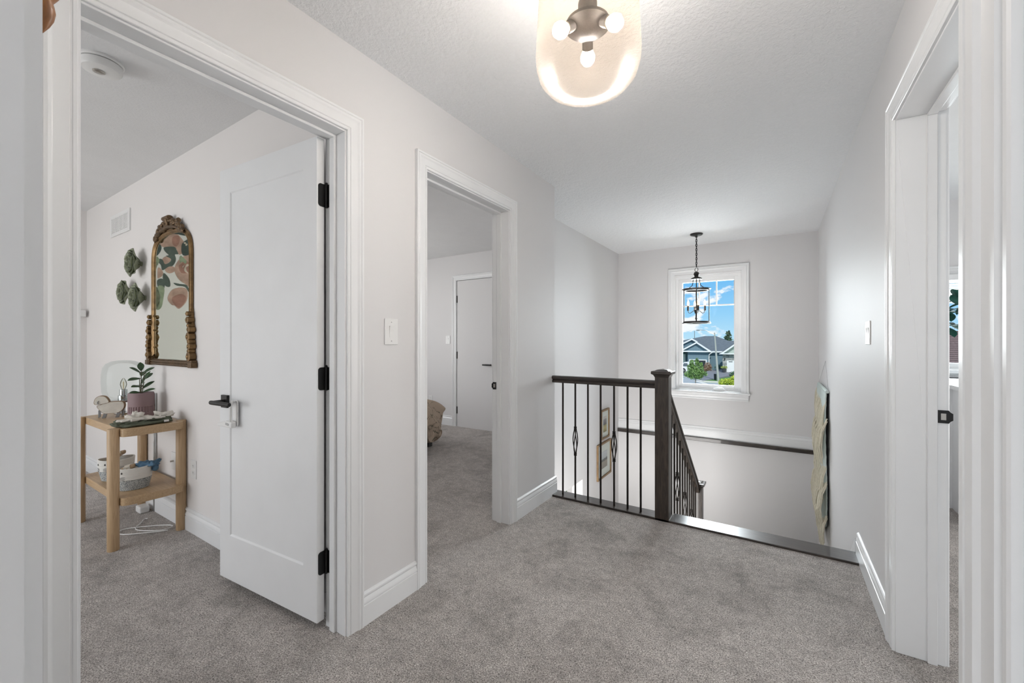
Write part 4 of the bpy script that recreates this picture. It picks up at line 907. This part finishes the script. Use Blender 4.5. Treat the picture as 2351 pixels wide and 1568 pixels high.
mb.tube(cable,.003,6); tag(mb.build('power_cable',M['plastic'],smooth=True),'thin white cable looped on the carpet under the oak table','cable')
# wooden hanging ornament top left
mb=MB(); oc=(-.62,.0945,0)
mb.lathe([(.0012,1.520),(.0055,1.5275),(.0085,1.535),(.0098,1.5425),(.0088,1.549),(.0078,1.5525),(.0115,1.559),(.0175,1.572),(.0215,1.60),(.020,1.635),(.010,1.655),(.003,1.66)],oc,24)
od=thing('wooden_ornament',(-.62,.0945,1.52),'turned orange-brown wooden ornament hanging beside the near door casing, cut by the top left edge','ornament')
mb.build('turned_body',woodmat('orange brown carved wood',(.16,.055,.012),(.36,.15,.045),.4,(30,30,8),3),od,smooth=True,angle=60)
mb=MB(); mb.tube([(-.62,.0945,1.655),(-.62,.085,1.72),(-.62,.072,1.78)],.002,6); mb.build('cord',M['bark'],od)
# ================= STAIR WALL DECOR =================
def picture(y0,y1,z0,z1,label,prn,kind):
    r=thing('framed_picture',(-1.87,(y0+y1)/2,(z0+z1)/2),label,'picture','framed landscape prints down the stair wall')
    fw=.022; mb=MB(); ring(mb,PX(-1.87,1),y0,y1,z0,z1,fw,0.0,.022); mb.build('frame',M['oakframe'],r,bevel=.002)
    mb=MB(); mb.prism([(y0+fw,z0+fw),(y1-fw,z0+fw),(y1-fw,z1-fw),(y0+fw,z1-fw)],PX(-1.87,1),.001,.008); mb.build('mat_board',M['matb'],r)
    a0,a1,b0,b1=prn; mb=MB(); mb.prism([(a0,b0),(a1,b0),(a1,b1),(a0,b1)],PX(-1.87,1),.008,.0095)
    m,n,l,b=newmat('landscape print'); v=coords(n,l); s=n.new('ShaderNodeSeparateXYZ'); l.new(v,s.inputs[0])
    nz=noise(n,l,v,26,4); ma=n.new('ShaderNodeMapRange'); ma.inputs['From Min'].default_value=b0-(z0+z1)/2; ma.inputs['From Max'].default_value=b1-(z0+z1)/2; l.new(s.outputs['Z'],ma.inputs['Value'])
    ad=n.new('ShaderNodeMath'); ad.operation='MULTIPLY_ADD'; l.new(nz.outputs['Fac'],ad.inputs[0]); ad.inputs[1].default_value=.14; l.new(ma.outputs[0],ad.inputs[2])
    rr=ramp(n,kind); l.new(ad.outputs[0],rr.inputs['Fac']); l.new(rr.outputs['Color'],b.inputs['Base Color']); mb.build('print',m,r)
M['oakframe']=pmat('bronze-oak frame',(.22,.135,.06),.5,var=.2,vscale=20); M['matb']=pmat('pale mat board',(.60,.64,.60),.8)
picture(4.985,5.281,-.037,.338,'upper framed landscape print on the stair wall, narrower dark-bordered picture',(5.075,5.195,.045,.245),[(.0,(.12,.11,.05)),(.35,(.42,.36,.17)),(.5,(.30,.27,.13)),(.55,(.09,.09,.10)),(.85,(.22,.21,.21)),(.95,(.5,.48,.45))])
picture(4.862,5.349,-.525,-.078,'lower framed landscape print on the stair wall, larger misty field picture',(4.96,5.22,-.41,-.20),[(.0,(.22,.21,.18)),(.45,(.28,.26,.21)),(.5,(.10,.11,.10)),(.62,(.12,.13,.13)),(.68,(.40,.44,.45)),(1,(.48,.52,.54))])
# woven wall hanging on right wall
wh=thing('woven_wall_hanging',(XR,4.88,.77),'cream and pale blue macrame wall hanging with shaggy fringes on the right stair wall','wall hanging')
M['yarn']=pmat('cream yarn',(.66,.62,.50),.95,bscale=120,bstr=.8,var=.10,vscale=50); M['yarnb']=pmat('pale blue cotton weave',(.60,.68,.65),.9,bscale=90,bstr=.7,bdist=.004)
XH=XR-.017
mb=MB(); mb.tube([(XH,4.50,.772),(XH,5.355,.772)],.014,14); mb.build('dowel',M['yarnb'],wh,smooth=True)
mb=MB(); mb.tube([(XH,4.42,.78),(XR-.006,4.80,1.03),(XH,5.34,.78)],.0012,5); mb.build('hanging_cord',M['plasticgrey'],wh)
mb=MB(); U,V=50,40; g=[]
for i in range(U):
    y=4.52+.81*i/(U-1); q=abs(y-4.88)/.45; zb=-.60+.25*q
    for j in range(V):
        t=j/(V-1); z=.765+(zb-.765)*t; g.append((XH+.006*math.sin(i*1.9)*math.sin(j*2.1)-.004+.006*math.sin(y*9+t*6),y,z))
mb.add(g,[(i*V+j,i*V+j+1,(i+1)*V+j+1,(i+1)*V+j) for i in range(U-1) for j in range(V-1)]); o=mb.build('woven_panel',M['yarnb'],wh,smooth=True,angle=180); sd=o.modifiers.new('t','SOLIDIFY'); sd.thickness=.008
rng=random.Random(3)
for (zt,ln,cnt,out_,y0,y1) in ((.68,.30,110,.022,4.52,5.42),(.50,.36,110,.050,4.44,5.30),(.10,.30,70,.032,4.50,5.36),(-.05,.34,110,.055,4.44,5.30),(-.34,.26,90,.024,4.43,5.33)):
    mb=MB()
    for k in range(cnt):
        y=y0+(y1-y0)*(k+rng.random()*.8)/cnt; q=(y-4.44)/.9; zz=zt+.10*math.sin(q*PI*1)*(-1)+rng.uniform(-.02,.02)+.04
        o1=out_*rng.uniform(.6,1.1); dy=rng.uniform(-.03,.03); L_=ln*rng.uniform(.8,1.1)
        mb.tube([(XH-.006,y,zz),(XH-.012-o1*.7,y+dy*.3,zz-L_*.3),(XH-.012-o1,y+dy*.7,zz-L_*.7),(XH-.010-o1*.8,y+dy,zz-L_)],[.0035,.0045,.004,.0025],5)
    mb.build('fringe',M['yarn'],wh,smooth=True)
# ================= BEDROOM =================
bd=thing('bed',(-4.3,2.75,0),'bed corner under a tan leafy duvet on dark legs, seen through the middle doorway','bed')
def duvetmat():
    m,n,l,b=newmat('tan duvet with dark twigs'); v=coords(n,l); t=noise(n,l,v,7,4,1.4); r=ramp(n,[(.480,(.42,.335,.26)),(.494,(.09,.095,.07)),(.500,(.09,.095,.07)),(.510,(.45,.36,.28))]); l.new(t.outputs['Fac'],r.inputs['Fac'])
    l.new(r.outputs['Color'],b.inputs['Base Color']); b.inputs['Roughness'].default_value=.9; bump(n,l,t.outputs['Fac'],.6,.02,b); return m
mb=MB(); mb.box(-5.3,-3.42,2.05,3.48,.20,.48); mb.build('mattress',M['plate'],bd,bevel=.05)
mb=MB(); lump(mb,(-4.27,2.77,.30),(1.12,.88,.33),0,.22,3.2,5,.34,200,60,False)
for i in range(len(mb.v)):
    x,y,z=mb.v[i]
    q=max(abs(x+4.27)/1.12,abs(y-2.77)/.88)
    if z>.30: z=.30+.33*(max(0,1-min(1,q)**6))**.8+.012*math.sin(x*17)*math.sin(y*15)
    lo=.185+.055*math.sin(x*8+y*11)+.03*math.sin(y*23-x*5)
    if z<=.30:
        z=.30-(.30-lo)*min(1,(.30-z)/.10)
    mb.v[i]=(x+.018*math.sin(y*24+z*9),y+.018*math.sin(x*22+z*7),z)
mb.build('duvet',duvetmat(),bd,smooth=True,angle=180)
mb=MB(); mb.box(-5.3,-3.36,2.1,3.44,.15,.21); mb.build('bed_frame',M['dark'],bd)
for x,y in ((-3.385,3.50),(-3.40,2.12),(-5.2,2.12),(-5.2,3.44)):
    mb=MB(); mb.prism([(x-.03,y-.03),(x+.03,y-.03),(x+.03,y+.03),(x-.03,y+.03)],lambda a,b,t:(a,b,t),0,.20); mb.build('leg',M['slot'],bd)
# ================= RIGHT ROOM =================
cb_=thing('cabinet',(1.7,4.5,0),'white cabinet below the window, glimpsed through the right doorway','cabinet')
mb=MB(); mb.box(.80,2.4,4.24,5.0,.0,.865); mb.box(1.075,2.4,3.83,4.24,0,.865); mb.build('body',M['doorp'],cb_)
mb=MB(); mb.box(.79,2.42,4.22,5.02,.865,.895); mb.box(1.065,2.42,3.81,4.22,.865,.895); mb.build('counter_top',M['vinyl'],cb_)
lp2=thing('leafy_plant',(1.52,4.80,.895),'teal-green leafy plant in front of the right room window','plant')
mb=MB(); mb.lathe([(.06,.895),(.08,1.03),(.075,1.03),(.07,1.0),(.001,1.0)],(1.52,4.80,0),24); mb.build('pot',M['plate'],lp2,smooth=True)
M['tealleaf']=pmat('teal green leaf',(.015,.085,.065),.6,var=.3,vscale=20)
rng=random.Random(5)
for k in range(3):
    mb=MB(); mb.tube([(1.52,4.80,1.0),(1.45-.05*k,4.8,1.25),(1.34-.03*k,4.78+.02*k,1.45+.04*k)],.004,6); mb.build('stem',M['twig'],lp2,smooth=True)
for k in range(48):
    b_=Vector((1.16+.20*rng.random(),4.72+.14*rng.random(),1.29+.30*rng.random())); d_=Vector((rng.uniform(-1,1),rng.uniform(-1,.3),rng.uniform(-.8,.6))).normalized()*rng.uniform(.09,.13)
    mb=MB(); leafmesh(mb,b_,b_+d_,.065,.1); mb.build('leaf',M['tealleaf'],lp2,smooth=True,angle=180)
# ================= OUTSIDE =================
G=-3.0
def flatpoly(pts,z0,z1): return MB().prism(pts,lambda a,b,t:(a,b,t),z0,z1)
M['grass']=pmat('lawn grass',(.105,.235,.045),.95,bscale=8,bstr=.5,bdist=.1,var=.25,vscale=1.2)
M['asph']=pmat('asphalt driveway',(.20,.20,.215),.9,var=.06); M['road']=pmat('pale road',(.36,.385,.40),.9,var=.05); M['conc']=pmat('concrete curb',(.66,.64,.58),.9)
struct(flatpoly([(-60,7),(60,7),(60,160),(-60,160)],G-.3,G),'floor_lawn',M['grass'])
struct(flatpoly([(-10.2,53),(-8.3,50.2),(-7.2,48.1),(-6.45,46.7),(-6.0,46.3),(6,46.6),(6,44.4),(-5.2,43.7),(-5.6,41),(-5.6,10),(-40,10),(-40,53)],G,G+.02),'floor_road',M['road'])
cpts=[(-10.2,53),(-8.3,50.2),(-7.2,48.1),(-6.6,46.9),(-6.3,46.75),(6,47.1)]
mb=MB(); mb.tube([(x,y,G+.05) for x,y in cpts],.14,4); struct(mb,'trim_6',M['conc'])
mb=flatpoly([(-7.0,47.5),(-6.3,46.2),(-5.7,44.6),(-5.55,43.2),(-5.65,41.0),(-5.95,41.0),(-5.95,43),(-6.2,44.5),(-6.8,45.9),(-7.4,47.2)],G+.02,G+.06); struct(mb,'trim_7',M['conc'])
dz=lambda y:-2.97+.28*min(1,max(0,(y-50)/9.5))
mb=MB(); dp=[(-8.5,51.0),(-8.1,55.2),(-7.7,59.5),(-7.4,62),(-6.6,65),(-1,65),(-1,59.5),(-3.5,58.0),(-4.6,55.5),(-5.4,52.5),(-6.5,48.6),(-7.5,48.9)]
mb.add([(a,b,dz(b)) for a,b in dp]+[(a,b,G-.1) for a,b in dp],[tuple(range(12))]+[(i,(i+1)%12,12+(i+1)%12,12+i) for i in range(12)]); struct(mb,'floor_driveway',M['asph'])
struct(flatpoly([(-14.5,54),(-9.6,52.2),(-9.0,60),(-8.8,66),(-14.5,66)],G,G+.03),'floor_blue_driveway',M['asph'])
mb=MB(); mb.tube([(-8.6,51,G+.05),(-8.1,57.4,G+.05),(-7.3,64.5,G+.05)],.12,4); struct(mb,'trim_8',M['conc'])
def siding(name,col,axis='X',sc_=5,amp=.12):
    m,n,l,b=newmat(name); v=coords(n,l); w_=n.new('ShaderNodeTexWave'); w_.wave_type='BANDS'; w_.bands_direction=axis; w_.inputs['Scale'].default_value=sc_; w_.inputs['Distortion'].default_value=0
    l.new(v,w_.inputs['Vector']); r=ramp(n,[(0,tuple(c*(1-amp*2) for c in col)),(.25,col),(1,tuple(c*(1+amp) for c in col))]); l.new(w_.outputs['Fac'],r.inputs['Fac']); l.new(r.outputs['Color'],b.inputs['Base Color']); b.inputs['Roughness'].default_value=.8; return m
M['bluev']=siding('blue board and batten',(.165,.25,.30),'X',2.6); M['blueh']=siding('blue lap siding',(.135,.21,.255),'Z',3.4)
M['greens']=siding('pale green lap siding',(.40,.46,.42),'Z',1.6); M['wtrim']=pmat('white exterior trim',(.80,.81,.80),.6)
M['shingle']=pmat('dark grey shingles',(.125,.145,.16),.9,bscale=6,bstr=.5,bdist=.05,var=.15,vscale=3)
def stone():
    m,n,l,b=newmat('grey stone veneer'); v=coords(n,l,(1,1,2.2)); vo=n.new('ShaderNodeTexVoronoi'); vo.inputs['Scale'].default_value=4.5; l.new(v,vo.inputs['Vector']); r=ramp(n,[(0,(.18,.19,.19)),(.5,(.33,.34,.33)),(1,(.50,.50,.47))]); s=n.new('ShaderNodeSeparateXYZ'); l.new(vo.outputs['Color'],s.inputs[0]); l.new(s.outputs['X'],r.inputs['Fac']); l.new(r.outputs['Color'],b.inputs['Base Color']); b.inputs['Roughness'].default_value=.9; return m
M['stone']=stone(); M['darkglass']=pmat('dark garage interior',(.03,.035,.04),.4)
def S(x,z,k): return (x*k,1.21+(z-1.21)*k)
# blue house
h=thing('house',(-10,70,G),'blue house with grey hip roof and white-trimmed front gable, centre of the stair window view','house')
k=66/62; yF=66
zE=S(0,-.24,k)[1]; xW=S(-6.01,0,k)[0]; xC=S(-7.77,0,k)[0]; xL=S(-10.44,0,k)[0]
mb=MB(); mb.box(xL,xC,yF,yF+12,G,zE); mb.build('garage_wall',M['bluev'],h)
mb=MB(); mb.box(xC,xW+2.5,yF+.6,yF+12,G,zE); mb.build('side_wall',M['blueh'],h)
mb=MB(); mb.box(-20,xL,yF+2.5,yF+12,G,zE); mb.build('left_wall',M['blueh'],h)
rx0,rx1=-10.1,-8.45; rz=S(0,2.08,76/72)[1]; yR=76
ev=[(-20.5,yF+1.6,zE),(xW+3.2,yF+.1,zE),(xW+3.2,yF+16,zE),(-20.5,yF+16,zE)]
mb=MB(); mb.add([*ev,(rx0,yR,rz),(rx1,yR,rz)],[(0,1,5,4),(1,2,5),(2,3,4,5),(3,0,4),(3,2,1,0)]); mb.build('hip_roof',M['shingle'],h)
mb=MB(); mb.add([(-7.5,yF+5,zE),(4,yF+5,zE),(4,yR-1,1.35),(-6.5,yR-1,1.35),(-7.5,yF+14,zE),(4,yF+14,zE)],[(0,1,2,3),(3,2,5,4),(0,3,4),(1,5,2),(0,4,5,1)]); mb.build('rear_roof',M['shingle'],h)
mb=MB(); mb.box(-20.5,xC+.25,yF-.45,yF-.25,zE-.0,zE+.18); mb.box(xC,xW+3.2,yF+.1,yF+.3,zE-.05,zE+.15); mb.build('eaves_trim',M['wtrim'],h)
def gable(xa,xb,zb,xm,zm,y,depth,wall,fas=.20,zb2=None):
    zb2=zb if zb2 is None else zb2
    mb=MB(); mb.prism([(xa,zb),(xb,zb),(xb,zb2+.01),(xm,zm)],lambda a,b,t:(a,t,b),y,y+.3); mb.build('gable_wall',wall,h)
    mb=MB(); o_=.35
    for (x1,z1) in ((xa,zb),(xb,zb2)):
        d_=Vector((xm-x1,0,zm-z1)).normalized(); n_=Vector((-d_.z,0,d_.x)); n_=n_ if n_.z>0 else -n_
        A=Vector((x1,y,z1))-d_*o_; B=Vector((xm,y,zm))+d_*.13
        mb.add([A,B,B+n_*fas,A+n_*fas,*[p+Vector((0,.25,0))*1 for p in (A,B,B+n_*fas,A+n_*fas)]],[(0,1,2,3),(7,6,5,4),(0,4,5,1),(1,5,6,2),(2,6,7,3),(3,7,4,0)])
        mb.v[-8:]=[(v[0],v[1]-(.35 if x1==xa else .37),v[2]) for v in mb.v[-8:]]
    mb.build('fascia',M['wtrim'],h)
    mb=MB(); mb.add([(xa-.3,y,zb+fas*.6),(xm,y,zm+fas*1.15),(xb+.3,y,zb2-.2+fas*.6),(xa-.3,y+depth,zb+fas*.6),(xm,y+depth,zm+fas*1.15),(xb+.3,y+depth,zb2-.2+fas*.6)],[(0,1,4,3),(1,2,5,4)]); mb.build('gable_roof',M['shingle'],h)
a=S(-11.1,-.22,k); b=S(-7.75,-.22,k); c_=S(-9.25,.95,k); gable(a[0],b[0],zE+.15,c_[0],c_[1],yF,8,M['bluev'])
gable(-14.0,-9.9,zE+.2,-10.9,1.45,yF+2.6,8,M['blueh'],zb2=.85)
mb=MB(); ga=S(-10.13,-1.4,k); gb=S(-8.14,-1.4,k); mb.box(ga[0],gb[0],yF-.02,yF+.1,G,ga[1]); mb.build('garage_opening',M['darkglass'],h)
mb=MB(); mb.box(ga[0]-.14,ga[0],yF-.06,yF,G,ga[1]+.14); mb.box(gb[0],gb[0]+.14,yF-.06,yF,G,ga[1]+.14); mb.box(ga[0],gb[0],yF-.06,yF,ga[1],ga[1]+.14); mb.build('garage_trim',M['wtrim'],h)
mb=MB(); mb.box(gb[0]+.14,xC+.02,yF-.1,yF,G,S(0,-1.62,k)[1]); mb.build('stone_skirt',M['stone'],h)
mb=MB(); mb.tube([(xC+.55,yF-.3,zE),(xC+.1,yF-.2,zE-.35),(xC+.06,yF-.12,zE-.6),(xC+.06,yF-.12,G+.2)],.07,6); mb.build('downspout',M['wtrim'],h)
mb=MB(); mb.box(-12.35,-11.85,yF+2.4,yF+2.5,-2.0,-.75); mb.build('side_window',M['wtrim'],h)
mb=MB(); mb.tube([(-10.95,yF+5,0),(-10.95,yF+5,2.9)],.05,6); 
mb.build('antenna',M['steel'],h)
# stone garage house on the right
h=thing('house',(-3,60,G),'stone garage with pale green gable and white door, right in the stair window','house')
k=60/55; sx=lambda x:x*k; sz=lambda z:1.21+(z-1.21)*k; y=60
mb=MB(); mb.box(sx(-5.38),3,y,y+5,G,sz(-.3)); mb.build('stone_wall',M['stone'],h)
mb=MB(); mb.prism([(sx(-5.5),sz(-.25)),(3.0,sz(-.25)),(sx(-2.4),sz(2.05))],lambda a,b,t:(a,t,b),y+.05,y+.3); mb.build('gable_wall',M['greens'],h)
mb=MB(); mb.prism([(sx(-5.75),sz(-.30)),(3.6,sz(-.30)),(3.6,sz(-.20)),(sx(-5.6),sz(-.19))],lambda a,b,t:(a,t,b),y-.5,y+.1)
mb.prism([(sx(-5.55),sz(-.19)),(sx(-5.25),sz(-.19)),(sx(-2.4),sz(2.05)),(sx(-2.4),sz(2.25))],lambda a,b,t:(a,t,b),y-.5,y+.1); mb.build('fascia',M['wtrim'],h)
mb=MB(); mb.add([(sx(-5.6),y-.4,sz(-.17)),(sx(-2.4),y-.4,sz(2.27)),(3.6,y-.4,sz(-.17)),(sx(-5.6),y+5,sz(-.17)),(sx(-2.4),y+5,sz(2.27)),(3.6,y+5,sz(-.17))],[(0,1,4,3),(1,2,5,4)]); mb.build('gable_roof',M['shingle'],h)
mb=MB(); mb.box(sx(-4.93),sx(-2.9),y-.06,y+.02,G,sz(-1.03)); gd=mb.build('garage_door',M['wtrim'],h)
mb=MB()
for i in range(4): mb.box(sx(-4.72)+.17*i*k*.6,sx(-4.72)+.17*i*k*.6+.085,y-.08,y-.05,sz(-1.22),sz(-1.13))
mb.build('garage_window',M['darkglass'],gd)
mb=MB(); mb.box(sx(-5.18),sx(-5.1),y-.2,y,sz(-.95),sz(-.75)); mb.build('wall_lamp',M['black'],h)
# street lamp, bin, planter
mb=MB(); mb.tube([(-5.22,49.1,G),(-5.40,49.1,-.5),(-5.58,49.1,2.15)],[.13,.10,.065],10); sl=thing('street_lamp',(-5.22,49.1,G),'concrete street lamp pole leaning slightly, with long curved arm, outside the stair window','street lamp'); mb.build('pole',pmat('weathered concrete pole',(.40,.41,.38),.8),sl,smooth=True)
mb=MB(); mb.tube([(-5.56,49.1,1.90),(-5.9,49.1,2.12),(-6.35,49.1,2.38),(-6.6,49.1,2.45),(-6.95,49.1,2.47),(-7.1,49.1,2.46)],.028,6); mb.build('arm',M['steel'],sl,smooth=True)
mb=MB(); mb.ball((-7.22,49.1,2.45),.12,10,6,(1.7,1,.5)); mb.build('lamp_head',M['steel'],sl,smooth=True)
mb=MB(); mb.lathe([(.12,G),(.145,G+.62),(.155,G+.64),(.13,G+.68)],(-5.60,49.9,0),16); tag(mb.build('waste_bin',pmat('dark brown bin',(.05,.045,.045),.6)),'small dark bin beside the street lamp pole','bin')
pt=thing('flower_planter',(-5.62,59.3,-2.69),'dark planter with yellow-green foliage beside the stone garage','planter')
mb=MB(); mb.lathe([(.2,-2.70),(.25,-2.27),(.27,-2.25)],(-5.62,59.3,0),14); mb.build('planter_tub',pmat('planter tub',(.05,.055,.06),.5),pt)
def leaves(mb,c,rad,n_,size,rng,shell=.45,flat=1):
    for i in range(n_):
        while True:
            v=Vector((rng.uniform(-1,1),rng.uniform(-1,1),rng.uniform(-1,1)))
            if shell<v.length<1: break
        p=Vector((c[0]+v.x*rad[0],c[1]+v.y*rad[1],c[2]+v.z*rad[2])); a=Vector((rng.uniform(-1,1),rng.uniform(-1,1),rng.uniform(-.5,.9))).normalized(); b=a.cross(Vector((rng.uniform(-1,1),rng.uniform(-1,1),rng.uniform(-1,1)))).normalized(); s=size*rng.uniform(.6,1.2)
        mb.add([p-a*s,p+b*s*.55,p+a*s,p-b*s*.55],[(0,1,2,3)])
rng=random.Random(11)
def fol(name,col,var=.35): return pmat(name,col,.7,var=var,vscale=2.5)
mb=MB(); leaves(mb,(-5.62,59.3,-2.10),(.42,.33,.22),220,.07,rng,0); mb.build('foliage',fol('yellow green planter leaves',(.42,.50,.12)),pt)
tr=thing('young_tree',(-6.41,42.2,G),'young green maple tree by the road outside the stair window','tree')
mb=MB(); mb.tube([(-6.41,42.2,G),(-6.41,42.2,-2.3),(-6.38,42.2,-1.2),(-6.42,42.2,-.6)],[.045,.04,.03,.015],8); mb.build('trunk',pmat('young bark',(.22,.20,.17),.9),tr,smooth=True)
mb=MB()
for c,r_,n_ in (((-6.42,42.2,-1.75),(.72,.6,.55),900),((-6.75,42.2,-1.3),(.42,.4,.45),420),((-6.1,42.2,-1.35),(.42,.4,.45),420),((-6.75,42.2,-.85),(.20,.2,.38),160),((-6.3,42.2,-.75),(.18,.2,.42),190),((-5.95,42.2,-.95),(.16,.2,.25),100),((-7.05,42.2,-1.9),(.40,.3,.30),220),((-5.75,42.2,-1.8),(.42,.3,.26),240),((-6.4,42.2,-2.15),(.62,.5,.25),320)): leaves(mb,c,r_,n_,.085,rng,.1)
mb.build('foliage',fol('maple leaves',(.20,.33,.10)),tr)
def shrub(name,c,rad,n_,size,mat,label,stemh=0):
    r=thing(name,(c[0],c[1],G),label,'shrub'); mb=MB(); leaves(mb,c,rad,n_,size,rng,.2); mb.build('foliage',mat,r)
    mb=MB(); mb.tube([(c[0],c[1],G),(c[0],c[1],c[2])],.04,6); mb.build('stem',M['twig'],r)
ys=thing('yellow_shrub',(-3.6,43,G),'bright yellow-green shrub in the lower right corner of the stair window','shrub')
mb=MB(); leaves(mb,(-3.65,43.0,-2.62),(.95,.6,.42),1500,.075,rng,.2); leaves(mb,(-3.2,43.1,-2.25),(.40,.4,.35),420,.07,rng,.2); mb.build('foliage',fol('chartreuse leaves',(.50,.58,.07),.25),ys)
mb=MB(); mb.tube([(-3.6,43,G),(-3.6,43,-2.6)],.04,6); mb.build('stem',M['twig'],ys)
shrub('red_shrub',(-7.75,61.0,-2.35),(.52,.4,.75),700,.09,fol('rust red leaves',(.30,.19,.12)),'rust-red ornamental shrub by the corner of the blue house')
shrub('green_shrub',(-3.9,52.5,-2.5),(.6,.4,.4),420,.09,fol('dark shrub leaves',(.07,.16,.07)),'dark green low shrub behind the yellow shrub')
shrub('garden_shrub',(-6.9,64.8,-2.4),(.5,.4,.45),320,.08,fol('blue green leaves',(.10,.18,.14)),'loose green plants against the blue lap siding')
def conifer(x,y,zt,zb,r,label):
    t=thing('conifer_tree',(x,y,G),label,'tree'); mb=MB()
    for i in range(14):
        q=i/13; z=zt+(zb-zt)*q; rr=r*(.12+.88*q)*(1 if i%2 else .75)
        leaves(mb,(x+rng.uniform(-.15,.15)*r,y,z),(rr,rr,(zt-zb)/18),int(30+60*q),.20,rng,.1)
    mb.build('foliage',fol('spruce needles',(.09,.15,.09)),t)
    mb=MB(); mb.tube([(x,y,G),(x,y,zt-.3)],.18,6); mb.build('trunk',M['bark'],t)
conifer(-8.25,95,3.35,.8,1.35,'dark spruce tree rising behind the grey roofs at the right')
conifer(-5.6,101,2.5,.6,1.2,'shorter dark spruce at the right edge behind the grey roofs')
for x,r_ in ((-19.0,1.6),(-22.8,2.1)):
    t=thing('distant_tree',(x,110,G),'round green tree far behind the blue house, %s one'%('nearer the roof' if x>-20 else 'outer left'),'tree','distant trees left of the blue house'); mb=MB(); leaves(mb,(x,110,.2),(r_,1.5,1.3),500,.28,rng,.2); mb.build('foliage',fol('distant leaves',(.10,.19,.08)),t); mb=MB(); mb.tube([(x,110,G),(x,110,0)],.15,6); mb.build('trunk',M['bark'],t)
# car in the blue house's driveway
ca=thing('car',(-9.6,60,G),'white sport utility vehicle parked outside the blue garage, behind the young tree','car')
k=60.5/57; cx=lambda x:x*k
prof=[(-10.35,-2.78),(-10.32,-2.2),(-10.12,-1.98),(-9.95,-1.58),(-9.6,-1.42),(-8.7,-1.42),(-8.45,-1.62),(-8.15,-2.02),(-7.85,-2.15),(-7.78,-2.45),(-7.85,-2.78)]
PF=[(cx(a)-.05,1.21+(b-1.21)*k*.985-.0) for a,b in prof]
M['carw']=pmat('white car paint',(.80,.81,.83),.2,coat=.6); M['tyre']=pmat('black tyre rubber',(.02,.02,.02),.8)
mb=MB(); mb.prism(smoothpoly(PF,3),lambda a,b,t:(a,t,b),59.4,61.2); mb.build('body',M['carw'],ca,bevel=.05)
mb=MB()
for a0,a1 in ((-10.02,-9.35),(-9.28,-8.55)): mb.prism([(cx(a0)-.05,-2.13),(cx(a1)-.05,-2.13),(cx(a1)-.12,-1.70),(cx(a0)+.15,-1.70)],lambda a,b,t:(a,t,b),59.37,59.42)
mb.build('side_window',pmat('tinted car glass',(.12,.15,.17),.1),ca)
for x in (-9.95,-8.3):
    mb=MB(); mb.lathe([(.30,59.38),(.32,59.42),(.32,59.6),(.30,59.64)],(cx(x),0,G+.32),24,axis='y'); wh_=mb.build('wheel',M['tyre'],ca,smooth=True,angle=30)
    mb=MB(); mb.lathe([(.18,59.36),(.18,59.39)],(cx(x),0,G+.32),16,axis='y'); mb.build('hubcap',M['steel'],wh_)
# neighbour house seen through the right room's window
h=thing('house',(6,20,G),'neighbouring house with brown shingle roof seen through the right room window','house')
mb=MB(); mb.box(1.5,12,18,27,G,.1); mb.build('wall',M['greens'],h)
def brownroof():
    m,n,l,b=newmat('brown shingles'); v=coords(n,l); w_=n.new('ShaderNodeTexWave'); w_.bands_direction='Z'; w_.inputs['Scale'].default_value=5; w_.inputs['Distortion'].default_value=1.5; w_.inputs['Detail'].default_value=3; w_.inputs['Detail Scale'].default_value=4; l.new(v,w_.inputs['Vector']); r=ramp(n,[(0,(.06,.036,.032)),(.4,(.15,.095,.085)),(1,(.20,.135,.125))]); l.new(w_.outputs['Fac'],r.inputs['Fac']); l.new(r.outputs['Color'],b.inputs['Base Color']); b.inputs['Roughness'].default_value=.9; return m
mb=MB(); mb.add([(1,17.5,0),(12.5,17.5,0),(12.5,22.5,1.62),(1,22.5,1.62),(1,27.5,0),(12.5,27.5,0)],[(0,1,2,3),(3,2,5,4),(0,3,4),(1,5,2),(0,4,5,1)]); mb.build('roof',brownroof(),h)
# outer skin of this house so the rooms stay closed: roof over the ceilings
mb=MB(); mb.box(-5.9,3.6,-2.8,5.86,ZC+.2,ZC+.3); struct(mb,'ceiling_roof',M['shingle'])
